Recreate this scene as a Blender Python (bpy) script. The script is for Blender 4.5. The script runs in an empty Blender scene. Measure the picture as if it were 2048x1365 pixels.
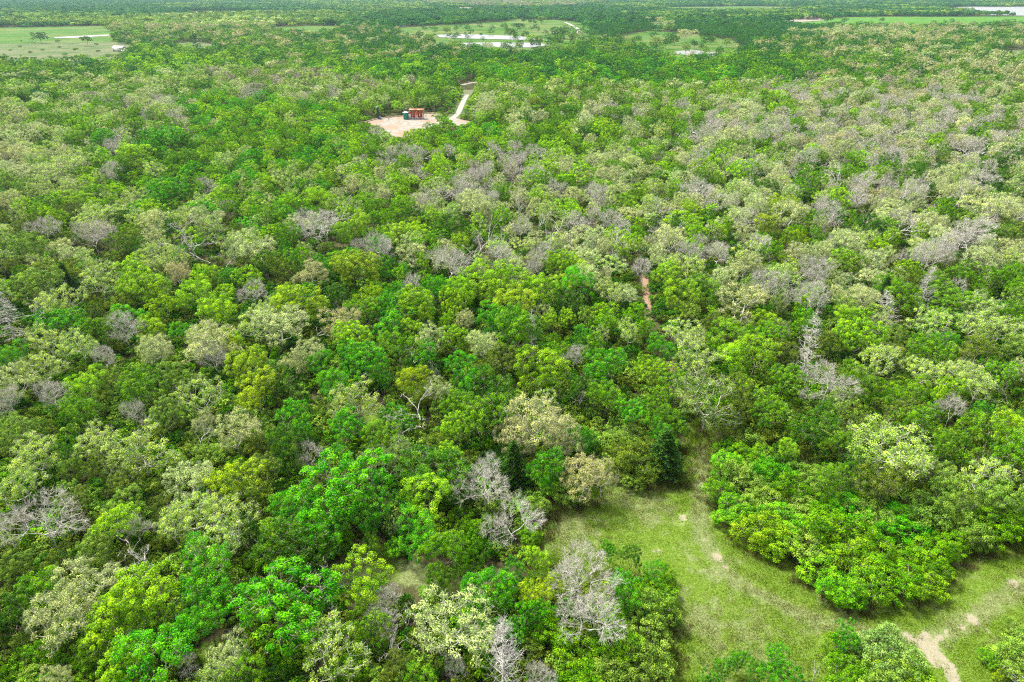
import bpy, math, random
import numpy as np
from mathutils import Vector
# ---------------------------------------------------------------- camera, light, exposure
C = bpy.data.collections.new('place'); bpy.context.scene.collection.children.link(C)
S = bpy.context.scene
CAM_H, PITCH, FPX = 60.0, math.radians(27.4), 1365.33
cd = bpy.data.cameras.new('camera'); cam = bpy.data.objects.new('camera', cd); C.objects.link(cam)
cam.location = (0, 0, CAM_H); cam.rotation_euler = (math.pi/2 - PITCH, 0, 0)
cd.lens = 24; cd.sensor_width = 36; cd.clip_start = .5; cd.clip_end = 30000
S.camera = cam
SUN_EL, SUN_AZ = math.radians(58), math.radians(-50)      # azimuth from +Y towards +X
w = bpy.data.worlds.new('World'); S.world = w; w.use_nodes = True
nt = w.node_tree; bg = nt.nodes['Background']
sky = nt.nodes.new('ShaderNodeTexSky'); sky.sky_type = 'NISHITA'; sky.sun_disc = False
sky.sun_elevation = SUN_EL; sky.sun_rotation = SUN_AZ; sky.dust_density = 4; sky.ozone_density = .6
hs = nt.nodes.new('ShaderNodeHueSaturation'); hs.inputs['Saturation'].default_value = .08   # thin cloud whitens the sky
nt.links.new(sky.outputs[0], hs.inputs['Color']); nt.links.new(hs.outputs[0], bg.inputs['Color'])
bg.inputs['Strength'].default_value = .05
sl = bpy.data.lights.new('sun', 'SUN'); sl.energy = 1.5; sl.angle = math.radians(10); sl.color = (1, .94, .80)
so = bpy.data.objects.new('sun', sl); C.objects.link(so)
sd = Vector((math.sin(SUN_AZ)*math.cos(SUN_EL), math.cos(SUN_AZ)*math.cos(SUN_EL), math.sin(SUN_EL)))
so.rotation_euler = sd.to_track_quat('Z', 'Y').to_euler(); so.location = (0, 0, 300)
S.view_settings.view_transform = 'Standard'; S.view_settings.look = 'None'
S.view_settings.exposure = 2.98; S.view_settings.gamma = 1
S.cycles.max_bounces = 6; S.cycles.diffuse_bounces = 4; S.cycles.transmission_bounces = 4
S.cycles.volume_bounces = 0; S.cycles.filter_width = 1.15; S.cycles.use_denoising = False; S.cycles.denoiser = 'OPENIMAGEDENOISE'; S.cycles.denoising_input_passes = 'RGB_ALBEDO_NORMAL'; S.cycles.denoising_prefilter = 'ACCURATE'
rs = np.random.RandomState(7); random.seed(7)

# ---------------------------------------------------------------- pixel -> place
SP, CP = math.sin(PITCH), math.cos(PITCH)
def at(px, py, z=0.):
    x = (px-1024)/FPX; v = (682.5-py)/FPX
    t = (z-CAM_H)/(-SP+v*CP)
    return np.array([x*t, (CP+v*SP)*t, z]), t
def px_of(x, y, z=0.):
    d = y*CP-(z-CAM_H)*SP; u = y*SP+(z-CAM_H)*CP
    return 1024+FPX*x/d, 682.5-FPX*u/d, d
def poly(s, z=0.):
    v = [float(k) for k in s.replace(';', ' ').replace(',', ' ').split()]
    return np.array([at(v[i], v[i+1], z)[0][:2] for i in range(0, len(v), 2)])
def inside(P, Q):
    P = np.atleast_2d(P); r = np.zeros(len(P), bool); n = len(Q)
    for i in range(n):
        a, b = Q[i], Q[i-1]
        c = (a[1] > P[:, 1]) != (b[1] > P[:, 1])
        with np.errstate(divide='ignore', invalid='ignore'):
            r ^= c & (P[:, 0] < (b[0]-a[0])*(P[:, 1]-a[1])/(b[1]-a[1])+a[0])
    return r
def near_line(P, Q):
    P = np.atleast_2d(P); d = np.full(len(P), 1e9)
    for a, b in zip(Q[:-1], Q[1:]):
        ab = b-a; t = np.clip(((P-a)@ab)/(ab@ab+1e-9), 0, 1)
        d = np.minimum(d, np.linalg.norm(P-a-t[:, None]*ab, axis=1))
    return d
def edge_dist(P, Q): return near_line(P, np.vstack([Q, Q[:1]]))

# ---------------------------------------------------------------- materials
def srgb(r, g, b, k=1.):
    f = lambda c: (c/255/12.92 if c/255 <= .04045 else ((c/255+.055)/1.055)**2.4)*k
    return (f(r), f(g), f(b))
def mat(name):
    m = bpy.data.materials.new(name); m.use_nodes = True
    return m, m.node_tree.nodes, m.node_tree.links, m.node_tree.nodes['Principled BSDF']
def leaf_mat(name, rough=.6, transl=.3):
    m, N, L, P = mat(name)
    a = N.new('ShaderNodeAttribute'); a.attribute_type = 'INSTANCER'; a.attribute_name = 'tint'
    v = N.new('ShaderNodeAttribute'); v.attribute_name = 'tone'          # every leaf spray has its own tone
    mr = N.new('ShaderNodeMapRange'); mr.inputs['To Min'].default_value = .36; mr.inputs['To Max'].default_value = 1.8
    L.new(v.outputs['Fac'], mr.inputs['Value'])
    h = N.new('ShaderNodeHueSaturation'); L.new(a.outputs['Color'], h.inputs['Color']); L.new(mr.outputs[0], h.inputs['Value'])
    mh = N.new('ShaderNodeMapRange'); mh.inputs['To Min'].default_value = .515; mh.inputs['To Max'].default_value = .463
    L.new(v.outputs['Fac'], mh.inputs['Value']); L.new(mh.outputs[0], h.inputs['Hue'])
    L.new(h.outputs[0], P.inputs['Base Color']); P.inputs['Roughness'].default_value = rough
    P.inputs['Specular IOR Level'].default_value = .04
    t = N.new('ShaderNodeBsdfTranslucent'); L.new(h.outputs[0], t.inputs['Color'])
    mx = N.new('ShaderNodeMixShader'); mx.inputs[0].default_value = transl
    L.new(P.outputs[0], mx.inputs[1]); L.new(t.outputs[0], mx.inputs[2])
    L.new(mx.outputs[0], N['Material Output'].inputs['Surface'])
    return m
def noise_mat(name, c1, c2, scale=2., rough=.85, detail=6, bump=0., lo=.35, hi=.65, c3=None, s3=.1, metal=0):
    m, N, L, P = mat(name)
    g = N.new('ShaderNodeNewGeometry')
    n = N.new('ShaderNodeTexNoise'); n.inputs['Scale'].default_value = scale; n.inputs['Detail'].default_value = detail
    L.new(g.outputs['Position'], n.inputs['Vector'])
    r = N.new('ShaderNodeValToRGB'); r.color_ramp.elements[0].position = lo; r.color_ramp.elements[1].position = hi
    r.color_ramp.elements[0].color = (*c1, 1); r.color_ramp.elements[1].color = (*c2, 1)
    L.new(n.outputs['Fac'], r.inputs[0]); out = r.outputs[0]
    if c3:
        n3 = N.new('ShaderNodeTexNoise'); n3.inputs['Scale'].default_value = s3; n3.inputs['Detail'].default_value = 5
        L.new(g.outputs['Position'], n3.inputs['Vector'])
        r3 = N.new('ShaderNodeMapRange'); r3.inputs[1].default_value = .45; r3.inputs[2].default_value = .62
        L.new(n3.outputs['Fac'], r3.inputs[0])
        mx = N.new('ShaderNodeMix'); mx.data_type = 'RGBA'; L.new(r3.outputs[0], mx.inputs[0])
        L.new(out, mx.inputs[6]); mx.inputs[7].default_value = (*c3, 1); out = mx.outputs[2]
    if rough >= .8: P.inputs['Specular IOR Level'].default_value = .03
    L.new(out, P.inputs['Base Color']); P.inputs['Roughness'].default_value = rough; P.inputs['Metallic'].default_value = metal
    if bump:
        b = N.new('ShaderNodeBump'); b.inputs['Strength'].default_value = bump; b.inputs['Distance'].default_value = .1
        L.new(n.outputs['Fac'], b.inputs['Height']); L.new(b.outputs[0], P.inputs['Normal'])
    return m
M = {}
M['leaf'] = leaf_mat('leaf')
M['bark'] = noise_mat('bark', (.10, .085, .07), (.24, .21, .18), 3)
M['palebark'] = noise_mat('pale bark', (.28, .27, .24), (.49, .475, .43), 2.5)
M['twig'] = noise_mat('twig', (.24, .23, .18), (.43, .415, .34), 2)
M['bleached'] = noise_mat('bleached wood', (.28, .27, .255), (.50, .485, .46), 2)
# colours of the crowns (lit look in sRGB, scaled to reflectance)
K = .66
TINT = dict(E=(66, 168, 12), G=(92, 158, 12), B=(130, 192, 24), Y=(140, 184, 26), D=(58, 122, 12), O=(98, 132, 34),
            L=(156, 200, 78), P=(176, 202, 120), R=(174, 184, 112), T=(44, 118, 38), M=(116, 162, 54), W=(150, 150, 120), J=(52, 108, 30), S=(128, 172, 84))
TINT = {k: srgb(*v, K) for k, v in TINT.items()}

# ---------------------------------------------------------------- mesh helpers
def mesh_np(name, V, F, mats, midx=None, tone=None):
    me = bpy.data.meshes.new(name); n = F.shape[1]
    me.vertices.add(len(V)); me.vertices.foreach_set('co', V.astype(np.float32).ravel())
    me.loops.add(F.size); me.loops.foreach_set('vertex_index', F.astype(np.int32).ravel())
    me.polygons.add(len(F)); me.polygons.foreach_set('loop_start', np.arange(0, F.size, n, dtype=np.int32))
    for m in mats: me.materials.append(m)
    if midx is not None: me.polygons.foreach_set('material_index', midx.astype(np.int32))
    if tone is not None:
        a = me.attributes.new('tone', 'FLOAT', 'POINT'); a.data.foreach_set('value', tone.astype(np.float32))
    me.update(calc_edges=True); return me
def tubes(S_, k):
    """segments (n,8): p0 p1 r0 r1 -> k-sided tapered sleeves, as quads"""
    S_ = np.asarray(S_, float)
    if len(S_) == 0: return np.zeros((0, 3)), np.zeros((0, 4), int)
    a, b = S_[:, :3], S_[:, 3:6]; d = b-a; d /= np.linalg.norm(d, axis=1)[:, None]+1e-9
    h = np.where(np.abs(d[:, 2:]) < .9, [[0, 0, 1.]], [[1., 0, 0]]); u = np.cross(d, h); u /= np.linalg.norm(u, axis=1)[:, None]+1e-9
    v = np.cross(d, u); th = np.arange(k)*2*math.pi/k
    ring = u[:, None]*np.cos(th)[None, :, None]+v[:, None]*np.sin(th)[None, :, None]
    V = np.concatenate([a[:, None]+ring*S_[:, 6, None, None], b[:, None]+ring*S_[:, 7, None, None]], 1).reshape(-1, 3)
    i = np.arange(k); j = (i+1) % k; f = np.stack([i, j, j+k, i+k], 1)
    return V, (np.arange(len(S_))[:, None, None]*2*k+f[None]).reshape(-1, 4)
def quads(c, nrm, size, rs, asp=.62):
    n = len(c); nrm = nrm/(np.linalg.norm(nrm, axis=1)[:, None]+1e-9)
    r = rs.normal(size=(n, 3)); u = np.cross(nrm, r); u /= np.linalg.norm(u, axis=1)[:, None]+1e-9; v = np.cross(nrm, u)
    s = (size*rs.uniform(.6, 1.3, n))[:, None]/2
    fold = nrm*s*.35
    V = np.stack([c-u*s, c-v*s*asp+fold, c+u*s, c+v*s*asp+fold], 1).reshape(-1, 3)
    return V, np.arange(n*4).reshape(-1, 4)
def unit(v): return v/(np.linalg.norm(v, axis=-1, keepdims=True)+1e-9)

# ---------------------------------------------------------------- growing a tree
def clumps_of(rs, D, z0, z1, spacing, nl, flat=.8):
    """clump centres on an uneven union of lobes between heights z0 and z1"""
    R = D/2; zc = (z0+z1)/2; hz = (z1-z0)/2; L = []
    for i in range(nl):
        a = i*2.4+rs.uniform(-.8, .8); q = rs.uniform(.3, .82) if i else .12
        z_ = rs.uniform(-.6, .72-.5*q) if i else .25
        L.append((q*R*math.cos(a), q*R*math.sin(a), zc+hz*z_, R*rs.uniform(.2, .44)*(1.2 if i == 0 else 1)))
    L = np.array(L); P = []
    for l in L:
        n = int(260*(l[3]/spacing)**2/6)+20
        d = unit(rs.normal(size=(n, 3))); d = d[d[:, 2] > -.45]
        p = l[:3]+d*np.array([1, 1, flat])*l[3]*rs.uniform(.8, 1.06, (len(d), 1)); P.append(p)
    P = np.vstack(P); rs.shuffle(P); q = np.array([1, 1, flat])
    deep = np.min(np.array([np.linalg.norm((P-l[:3])/q, axis=1)/l[3] for l in L]), axis=0)
    P = P[(deep > .72) & (P[:, 2] > z0-.1) & (rs.rand(len(P)) > .1)]; out = []
    for p in P:
        if all(np.sum((p-o)**2) > spacing**2 for o in out): out.append(p)
    return np.array(out)
def skeleton(rs, T, H, fork, r_tip=.018, bend=.16, expo=2.25, lean=.4):
    """joins the clump centres back to the trunk; returns limb segments"""
    nodes = [np.array([0, 0, -.15])]; par = [-1]; ln = [0.]
    steps = 4; off = rs.uniform(-lean, lean, 2)
    for i in range(1, steps+1):
        f = i/steps; p = np.array([off[0]*f*f+rs.uniform(-.08, .08), off[1]*f*f+rs.uniform(-.08, .08), fork*f])
        nodes.append(p); par.append(i-1); ln.append(ln[-1]*.3)
    order = np.argsort(np.linalg.norm(T-nodes[-1], axis=1)); tips = []
    for k in order:
        c = T[k]; A = np.array(nodes[steps:]); cost = np.linalg.norm(A-c, axis=1)+.42*np.array(ln[steps:])
        cost = cost+np.where(A[:, 2] > c[2]+.3, 1.2, 0)
        j = int(np.argmin(cost))+steps; p0 = nodes[j]; L = np.linalg.norm(c-p0); m = max(1, int(L/.8)); prev = j
        for i in range(1, m+1):
            f = i/m; p = p0+(c-p0)*f
            if i < m: p = p+rs.normal(size=3)*bend*L*.35+np.array([0, 0, -.10*L*math.sin(math.pi*f)])
            nodes.append(p); par.append(prev); ln.append(ln[prev]+L/m); prev = len(nodes)-1
        tips.append(prev)
    n = len(nodes); acc = np.zeros(n)
    for t in tips: acc[t] += r_tip**expo
    for i in range(n-1, 0, -1): acc[par[i]] += acc[i]
    r = acc**(1/expo); r = np.maximum(r, r_tip*.8); r[0] *= 1.25
    return [(*nodes[par[i]], *nodes[i], min(r[par[i]], r[i]*1.6), r[i]) for i in range(1, n)]
def twig_segs(rs, T, centre, n1, l1, n2, l2, r=.016, up=.35, n3=0, l3=.2):
    if n1 <= 0: return np.zeros((0, 8))
    A = np.repeat(T, n1, 0); out = unit(A-centre)*.8+rs.normal(size=A.shape)*.62+np.array([0, 0, up])
    d = unit(out); A = A+rs.normal(size=A.shape)*.06; B = A+d*(l1*rs.uniform(.6, 1.25, (len(A), 1)))
    Sg = [np.hstack([A, B, np.full((len(A), 1), r), np.full((len(A), 1), r*.55)])]
    for nn, ll in ((n2, l2), (n3, l3)):
        if not nn: break
        f = rs.uniform(.25, 1., (len(A)*nn, 1)); a = np.repeat(A, nn, 0)*(1-f)+np.repeat(B, nn, 0)*f
        d2 = unit(unit(np.repeat(B-A, nn, 0))*.9+rs.normal(size=a.shape)*.55+np.array([0, 0, .15]))
        b = a+d2*ll*rs.uniform(.5, 1.3, (len(a), 1)); r *= .68
        Sg.append(np.hstack([a, b, np.full((len(a), 1), r), np.full((len(a), 1), r*.5)])); A, B = a, b
    return np.vstack(Sg)
def leaves_on(rs, T, centre, n, rc, size, up=.35):
    A = np.repeat(T, n, 0); k = rs.uniform(.72, 1.3, (len(T), 1)); k = np.repeat(k, n, 0)
    o = unit(np.repeat(unit(T-centre), n, 0)*.55+np.array([0, 0, up])); d = unit(unit(rs.normal(size=A.shape))+o*.55)
    rr = rc*k*rs.uniform(.55, 1.12, (len(A), 1)); c = A+d*rr*np.array([1, 1, .8])
    nrm = d*.75+np.array([0, 0, .35])+rs.normal(size=A.shape)*.5
    V, F = quads(c, nrm, size, rs)
    ct = np.repeat(rs.uniform(0, 1, len(T)), n); tone = np.clip(ct*.6+.4*rs.uniform(0, 1, len(A)), 0, 1)
    return V, F, np.repeat(tone, 4)
def merge(parts):
    """parts: list of (V,F,material slot,tone or None) -> one quad mesh's arrays"""
    V, F, I, Tn = [], [], [], []; o = 0
    for v, f, i, t in parts:
        if len(v) == 0: continue
        V.append(v); F.append(f+o); I.append(np.full(len(f), i)); Tn.append(t if t is not None else np.full(len(v), .5)); o += len(v)
    return np.vstack(V), np.vstack(F), np.concatenate(I), np.concatenate(Tn)

def broadleaf(seed, D=8., H=10., z0=3.4, spacing=.95, nl=8, nleaf=95, rc=.62, lsize=.27, tw=(3, .6, 2, .3), rt=.018, lean=.4, fork=None, flat=.8, twr=.014):
    rs = np.random.RandomState(seed); T = clumps_of(rs, D, z0, H-.6, spacing, nl, flat)
    ctr = np.array([0, 0, z0+(H-z0)*.35]); limbs = skeleton(rs, T, H, fork or H*.27, rt, lean=lean)
    tws = twig_segs(rs, T, ctr, *tw[:2], *tw[2:4], r=twr, n3=tw[4] if len(tw) > 4 else 0, l3=tw[5] if len(tw) > 5 else .2)
    lv = leaves_on(rs, T, ctr, nleaf, rc, lsize) if nleaf else None
    return dict(limb=limbs, twig=tws, leaf=lv)
def juniper(seed, H=8., R=2.4, layers=17, dens=1.):
    rs = np.random.RandomState(seed); limbs = [(0, 0, -.1, 0, 0, H*.96, .16, .02)]; lf = []
    for i in range(layers):
        f = i/(layers-1); z = .5+f*(H-.8); r = R*(1-f)**.8*(.85+.3*rs.rand())+.25
        for k in range(9):
            a = k*.7+i*1.1+rs.uniform(-.3, .3); rr = r*rs.uniform(.75, 1.15)
            e = np.array([math.cos(a)*rr, math.sin(a)*rr, z+rr*.22-.1]); limbs.append((0, 0, z, *e, .03, .01))
            n = int((18+34*rr)*dens); t = rs.uniform(.25, 1.05, (n, 1))
            side = np.array([-math.sin(a), math.cos(a), 0])*rs.normal(size=(n, 1))*.28*(1.3-t)
            lf.append(np.array([0, 0, z])*(1-t)+e*t+side+rs.normal(size=(n, 3))*.07)
    c = np.vstack(lf); V, F = quads(c, rs.normal(size=c.shape)*.6+np.array([0, 0, .7])+c*np.array([.2, .2, 0]), .24, rs, .45)
    return dict(limb=limbs, twig=np.zeros((0, 8)), leaf=(V, F, np.repeat(rs.uniform(0, 1, len(c)), 4)))
def dead_conifer(seed, H=12., R=2.6, n=120, rise=.15):
    rs = np.random.RandomState(seed); pts = [np.array([0, 0, -.1])]
    for i in range(1, 9): pts.append(np.array([rs.uniform(-.12, .12), rs.uniform(-.12, .12), H*i/8]))
    limbs = [(*pts[i], *pts[i+1], .2*(1-i/8.4), .2*(1-(i+1)/8.4)) for i in range(8)]; A = []; B = []
    for i in range(n):
        f = rs.rand()**.9; z = 1.2+f*(H-1.5); r = R*(1-f)**.75*rs.uniform(.5, 1.15)+.2; a = rs.uniform(0, 6.283)
        k = min(7, int(z/H*8)); b = pts[k]+(pts[k+1]-pts[k])*(z/H*8-k)
        m = b+np.array([math.cos(a)*r*.55, math.sin(a)*r*.55, r*(rise*.2)-.06*r]); a2 = a+rs.uniform(-.25, .25)
        e = b+np.array([math.cos(a2)*r, math.sin(a2)*r, r*rise])
        limbs += [(*b, *m, .032, .022), (*m, *e, .022, .01)]; A += [b+(m-b)*.5, m]; B += [m, e]
    A = np.array(A); B = np.array(B); k = 5; f = rs.uniform(.1, 1, (len(A)*k, 1))
    a = np.repeat(A, k, 0)*(1-f)+np.repeat(B, k, 0)*f; d = unit(unit(np.repeat(B-A, k, 0))*.8+rs.normal(size=a.shape)*.5)
    b = a+d*rs.uniform(.25, .8, (len(a), 1)); t = np.hstack([a, b, np.full((len(a), 1), .012), np.full((len(a), 1), .006)])
    k = 1; f = rs.uniform(.2, 1, (len(a)*k, 1)); a3 = np.repeat(a, k, 0)*(1-f)+np.repeat(b, k, 0)*f
    b3 = a3+unit(unit(np.repeat(b-a, k, 0))+rs.normal(size=a3.shape)*.6)*rs.uniform(.12, .4, (len(a3), 1))
    t3 = np.hstack([a3, b3, np.full((len(a3), 1), .013), np.full((len(a3), 1), .007)])
    return dict(limb=limbs, twig=np.vstack([t, t3]), leaf=None)
def snag(seed, H=7., nb=7, r0=.26, crook=.5, lean=1.2):
    rs = np.random.RandomState(seed); limbs = []; ends = []
    def grow(p, d, L, r, depth):
        n = max(2, int(L/.5)); d = np.array(d, float)
        for i in range(n):
            d = unit(d+rs.normal(size=3)*crook*.42+np.array([0, 0, .05])); q = p+d*L/n; r2 = r*(.93 if depth else .95)
            limbs.append((*p, *q, r, r2)); p, r = q, r2
            if depth < 3 and i > 0 and rs.rand() < (.42 if depth else .5)*nb/7:
                grow(p, unit(d+rs.normal(size=3)*.8), L*rs.uniform(.32, .6), r*.6, depth+1)
        ends.append(p)
    grow(np.array([0, 0, -.1]), (rs.uniform(-.2, .2)*lean, rs.uniform(-.2, .2)*lean, 1), H, r0, 0)
    T = np.array(ends); tw = twig_segs(rs, T, np.array([0, 0, H*.4]), 3, .5, 2, .3, r=.018)
    return dict(limb=limbs+[tuple(q) for q in tw], twig=np.zeros((0, 8)), leaf=None)

def parts_of(P, name, bark, twig, sides=6):
    """limb / twig / crown meshes of a prototype"""
    out = []
    V, F = tubes(P['limb'], sides)
    if len(P['twig']) and P['leaf'] is not None:
        v2, f2 = tubes(P['twig'], 3); V, F, I, t = merge([(V, F, 0, None), (v2, f2, 1, None)]); out.append(('trunk', mesh_np(name+'_trunk', V, F, [bark, twig], I)))
    else:
        out.append(('trunk', mesh_np(name+'_trunk', V, F, [bark])))
        if len(P['twig']): V, F = tubes(P['twig'], 3); out.append(('branches', mesh_np(name+'_branches', V, F, [twig])))
    if P['leaf'] is not None:
        V, F, t = P['leaf']; out.append(('crown', mesh_np(name+'_crown', V, F, [M['leaf']], tone=t)))
    return out
def single(P, name, bark, twig, sides=4):
    pr = []
    V, F = tubes(P['limb'], sides); pr.append((V, F, 1, None))
    if len(P['twig']): V, F = tubes(P['twig'], 3); pr.append((V, F, 2, None))
    if P['leaf'] is not None: pr.append((P['leaf'][0], P['leaf'][1], 0, P['leaf'][2]))
    V, F, I, t = merge(pr)
    return mesh_np(name, V, F, [M['leaf'], bark, twig], I, t)

# prototypes: kind -> list of (parts, D, H)
PROTO = {}
def reg(kind, lst): PROTO[kind] = lst
reg('leafy', [(parts_of(broadleaf(100+i, 8, 10, z0=z, spacing=.86+.08*(i % 3), nl=n+4, nleaf=135, rc=.46+.05*(i % 3), flat=fl, lsize=.185), 'leafy', M['bark'], M['twig']), 8, 10)
              for i, (z, n, fl) in enumerate([(1.8, 9, .9), (2.2, 12, .85), (1.3, 7, 1.05), (2.4, 10, .8), (1.0, 8, 1.1), (1.9, 14, .85), (1.5, 11, 1.0)])])
reg('airy', [(parts_of(broadleaf(130+i, 8, 10, z0=1.7, spacing=1.0, nl=14, nleaf=74, rc=.5, lsize=.185, tw=(5, .7, 2, .35), twr=.018), 'airy', M['palebark'], M['palebark']), 8, 10) for i in range(4)])
reg('budding', [(parts_of(broadleaf(160+i, 8, 10, z0=1.8, spacing=.9, nl=15, nleaf=74, rc=.52, lsize=.18, tw=(5, .72, 2, .36), rt=.018, twr=.017), 'budding', M['palebark'], M['twig']), 8, 10) for i in range(5)])
reg('bare', [(parts_of(broadleaf(190+i, 8, 10, z0=2.6, spacing=.95, nl=10, nleaf=0, tw=(8, .9, 4, .5, 2, .28), rt=.015, twr=.016), 'bare', M['bleached'], M['palebark']), 8, 10) for i in range(4)])
reg('conifer_dead', [(parts_of(dead_conifer(210+i, 12, 2.7, 95, r), 'bleached_conifer', M['bleached'], M['bleached']), 5, 12) for i, r in enumerate((.12, .5, -.15))])
reg('snag', [(parts_of(snag(230+i, 7+i % 3, 5+i, .13+.012*i), 'snag', M['bleached'], M['bleached']), 5, 8) for i in range(5)])
reg('juniper', [(parts_of(juniper(250+i), 'juniper', M['bark'], M['bark']), 5, 8) for i in range(3)])
reg('shrub', [(parts_of(broadleaf(270+i, 4, 3.2, z0=.25, spacing=.44, nl=11, nleaf=105, rc=.3, lsize=.11, tw=(0, 0, 0, 0), rt=.012, fork=.35, lean=.1, flat=.9), 'shrub', M['bark'], M['bark']), 4, 3.2) for i in range(5)])

# ---------------------------------------------------------------- shapes of the open ground, read off the photograph
CLEAR = poly('1380,830 1368,880 1352,960 1300,968 1235,935 1205,960 1180,1000 1095,1010 1080,1050 1045,1110 1060,1150 1110,1165 1200,1175 1290,1185 1330,1240 1330,1330 1345,1420 1360,1480 1500,1500 1800,1490 2120,1480 2260,1380 2290,1200 2260,1090 2180,1050 2048,1062 1950,1095 1885,1125 1870,1165 1780,1190 1690,1200 1640,1165 1580,1120 1500,1085 1462,1040 1440,1000 1434,950 1424,890 1414,838')
GAPS = [poly(s) for s in ('640,1140 700,1100 760,1080 800,1120 880,1130 930,1150 920,1185 860,1190 830,1180 780,1165 700,1170 650,1185',
                          '395,1290 440,1275 450,1310 400,1330', '720,800 755,790 760,850 730,870', '905,1130 960,1125 1010,1140 1000,1165 920,1175')]
PATH = poly('1284,520 1290,580 1298,640 1312,680 1332,715 1350,760 1362,800 1385,835 1400,880')
PATH[0:3] += 0
PAD = poly('728,246 762,237 800,232 868,226 885,234 912,237 940,244 925,252 890,254 865,259 835,266 812,279 790,276 766,259')
PADF = poly('716,238 790,236 880,240 884,262 840,290 815,304 775,304 735,292')      # low ground kept open in front of the stack
ROADF = poly('896,292 930,284 950,255 946,215 938,188 924,188 908,215 895,232')
ROAD = poly('880,246 905,238 918,226 924,212 931,198 938,182 944,166')
LEASE = poly('925,170 945,166 975,167')
FIELDS = {
 'pasture': ('-300,56 0,56 205,52 232,58 236,70 222,84 0,88 -300,90', 'rough_pasture' and '-300,90 0,88 222,84 255,86 266,112 235,134 120,140 0,136 -300,136',
             '775,58 900,50 1000,44 1040,38 1110,40 1165,46 1190,56 1200,70 1185,90 1130,100 1090,112 960,113 880,104 800,82',
             '1210,76 1300,62 1400,70 1475,84 1486,110 1450,130 1330,132 1290,112', '1290,47 1320,42 1345,50 1335,60 1300,62',
             '1560,42 1640,38 1690,35 1760,34 1900,34 2300,33 2300,54 2048,54 1900,58 1760,58 1600,58 1560,50',
             '1325,15 1480,13 1600,14 1600,23 1440,25 1325,24', '540,56 620,52 690,52 690,62 640,74 560,72', '345,88 400,84 440,92 445,108 400,108 350,104',
             '1985,103 2048,98 2300,98 2300,124 2048,124 1990,116', '590,78 625,70 628,92 600,96', '330,26 420,22 560,24 560,28 420,30', '1700,102 1790,96 1800,104 1740,108')}
FIELD = [poly(s) for s in FIELDS['pasture']]
POND = [poly(s) for s in ('873,70.5 930,69 1030,73 1078,78 1080,82 1000,79.5 940,78 880,75.5', '925,87 1000,85.5 1082,87 1092,92 1060,96 990,96 935,92', '1350,104 1385,101 1432,107 1426,113 1385,112 1355,109',
                          '1860,15 1960,14 2100,14 2500,14 2500,32 2048,32 1965,30 1900,22', '108,75.5 150,73.5 218,70 220,72 160,76 112,77.5')]
OPEN_NEAR = [CLEAR]+GAPS
def shore_(Q, k):
    c = Q.mean(0); d = Q-c; return c+d*(1+k/np.maximum(np.linalg.norm(d, axis=1, keepdims=True), 1))
def blocked(P, m):
    """true where nothing may stand: within m metres of open ground"""
    P = np.atleast_2d(P); b = np.zeros(len(P), bool)
    for Q in OPEN_NEAR: b |= inside(P, Q) | (edge_dist(P, Q) < m*.8)
    b |= near_line(P, PATH) < .7+m*.6
    b |= near_line(P, PATH[1:3]) < .7+m*.75; b |= inside(P, ROADF)
    b |= inside(P, PAD) | (edge_dist(P, PAD) < m) | inside(P, PADF)
    b |= near_line(P, ROAD) < 2.5+m
    b |= near_line(P, LEASE) < 2+m*.5
    W_ = P+np.column_stack([np.sin(P[:, 1]*.045)+np.sin(P[:, 1]*.11+P[:, 0]*.03), np.sin(P[:, 0]*.05+1)+np.sin(P[:, 0]*.13)])*np.clip(P[:, 1:]/170, 0, 6)
    for Q in FIELD+POND: b |= inside(W_, Q)
    for Q in FIELD+POND: b |= inside(P, Q) & (edge_dist(P, Q) > 12)
    return b

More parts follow.
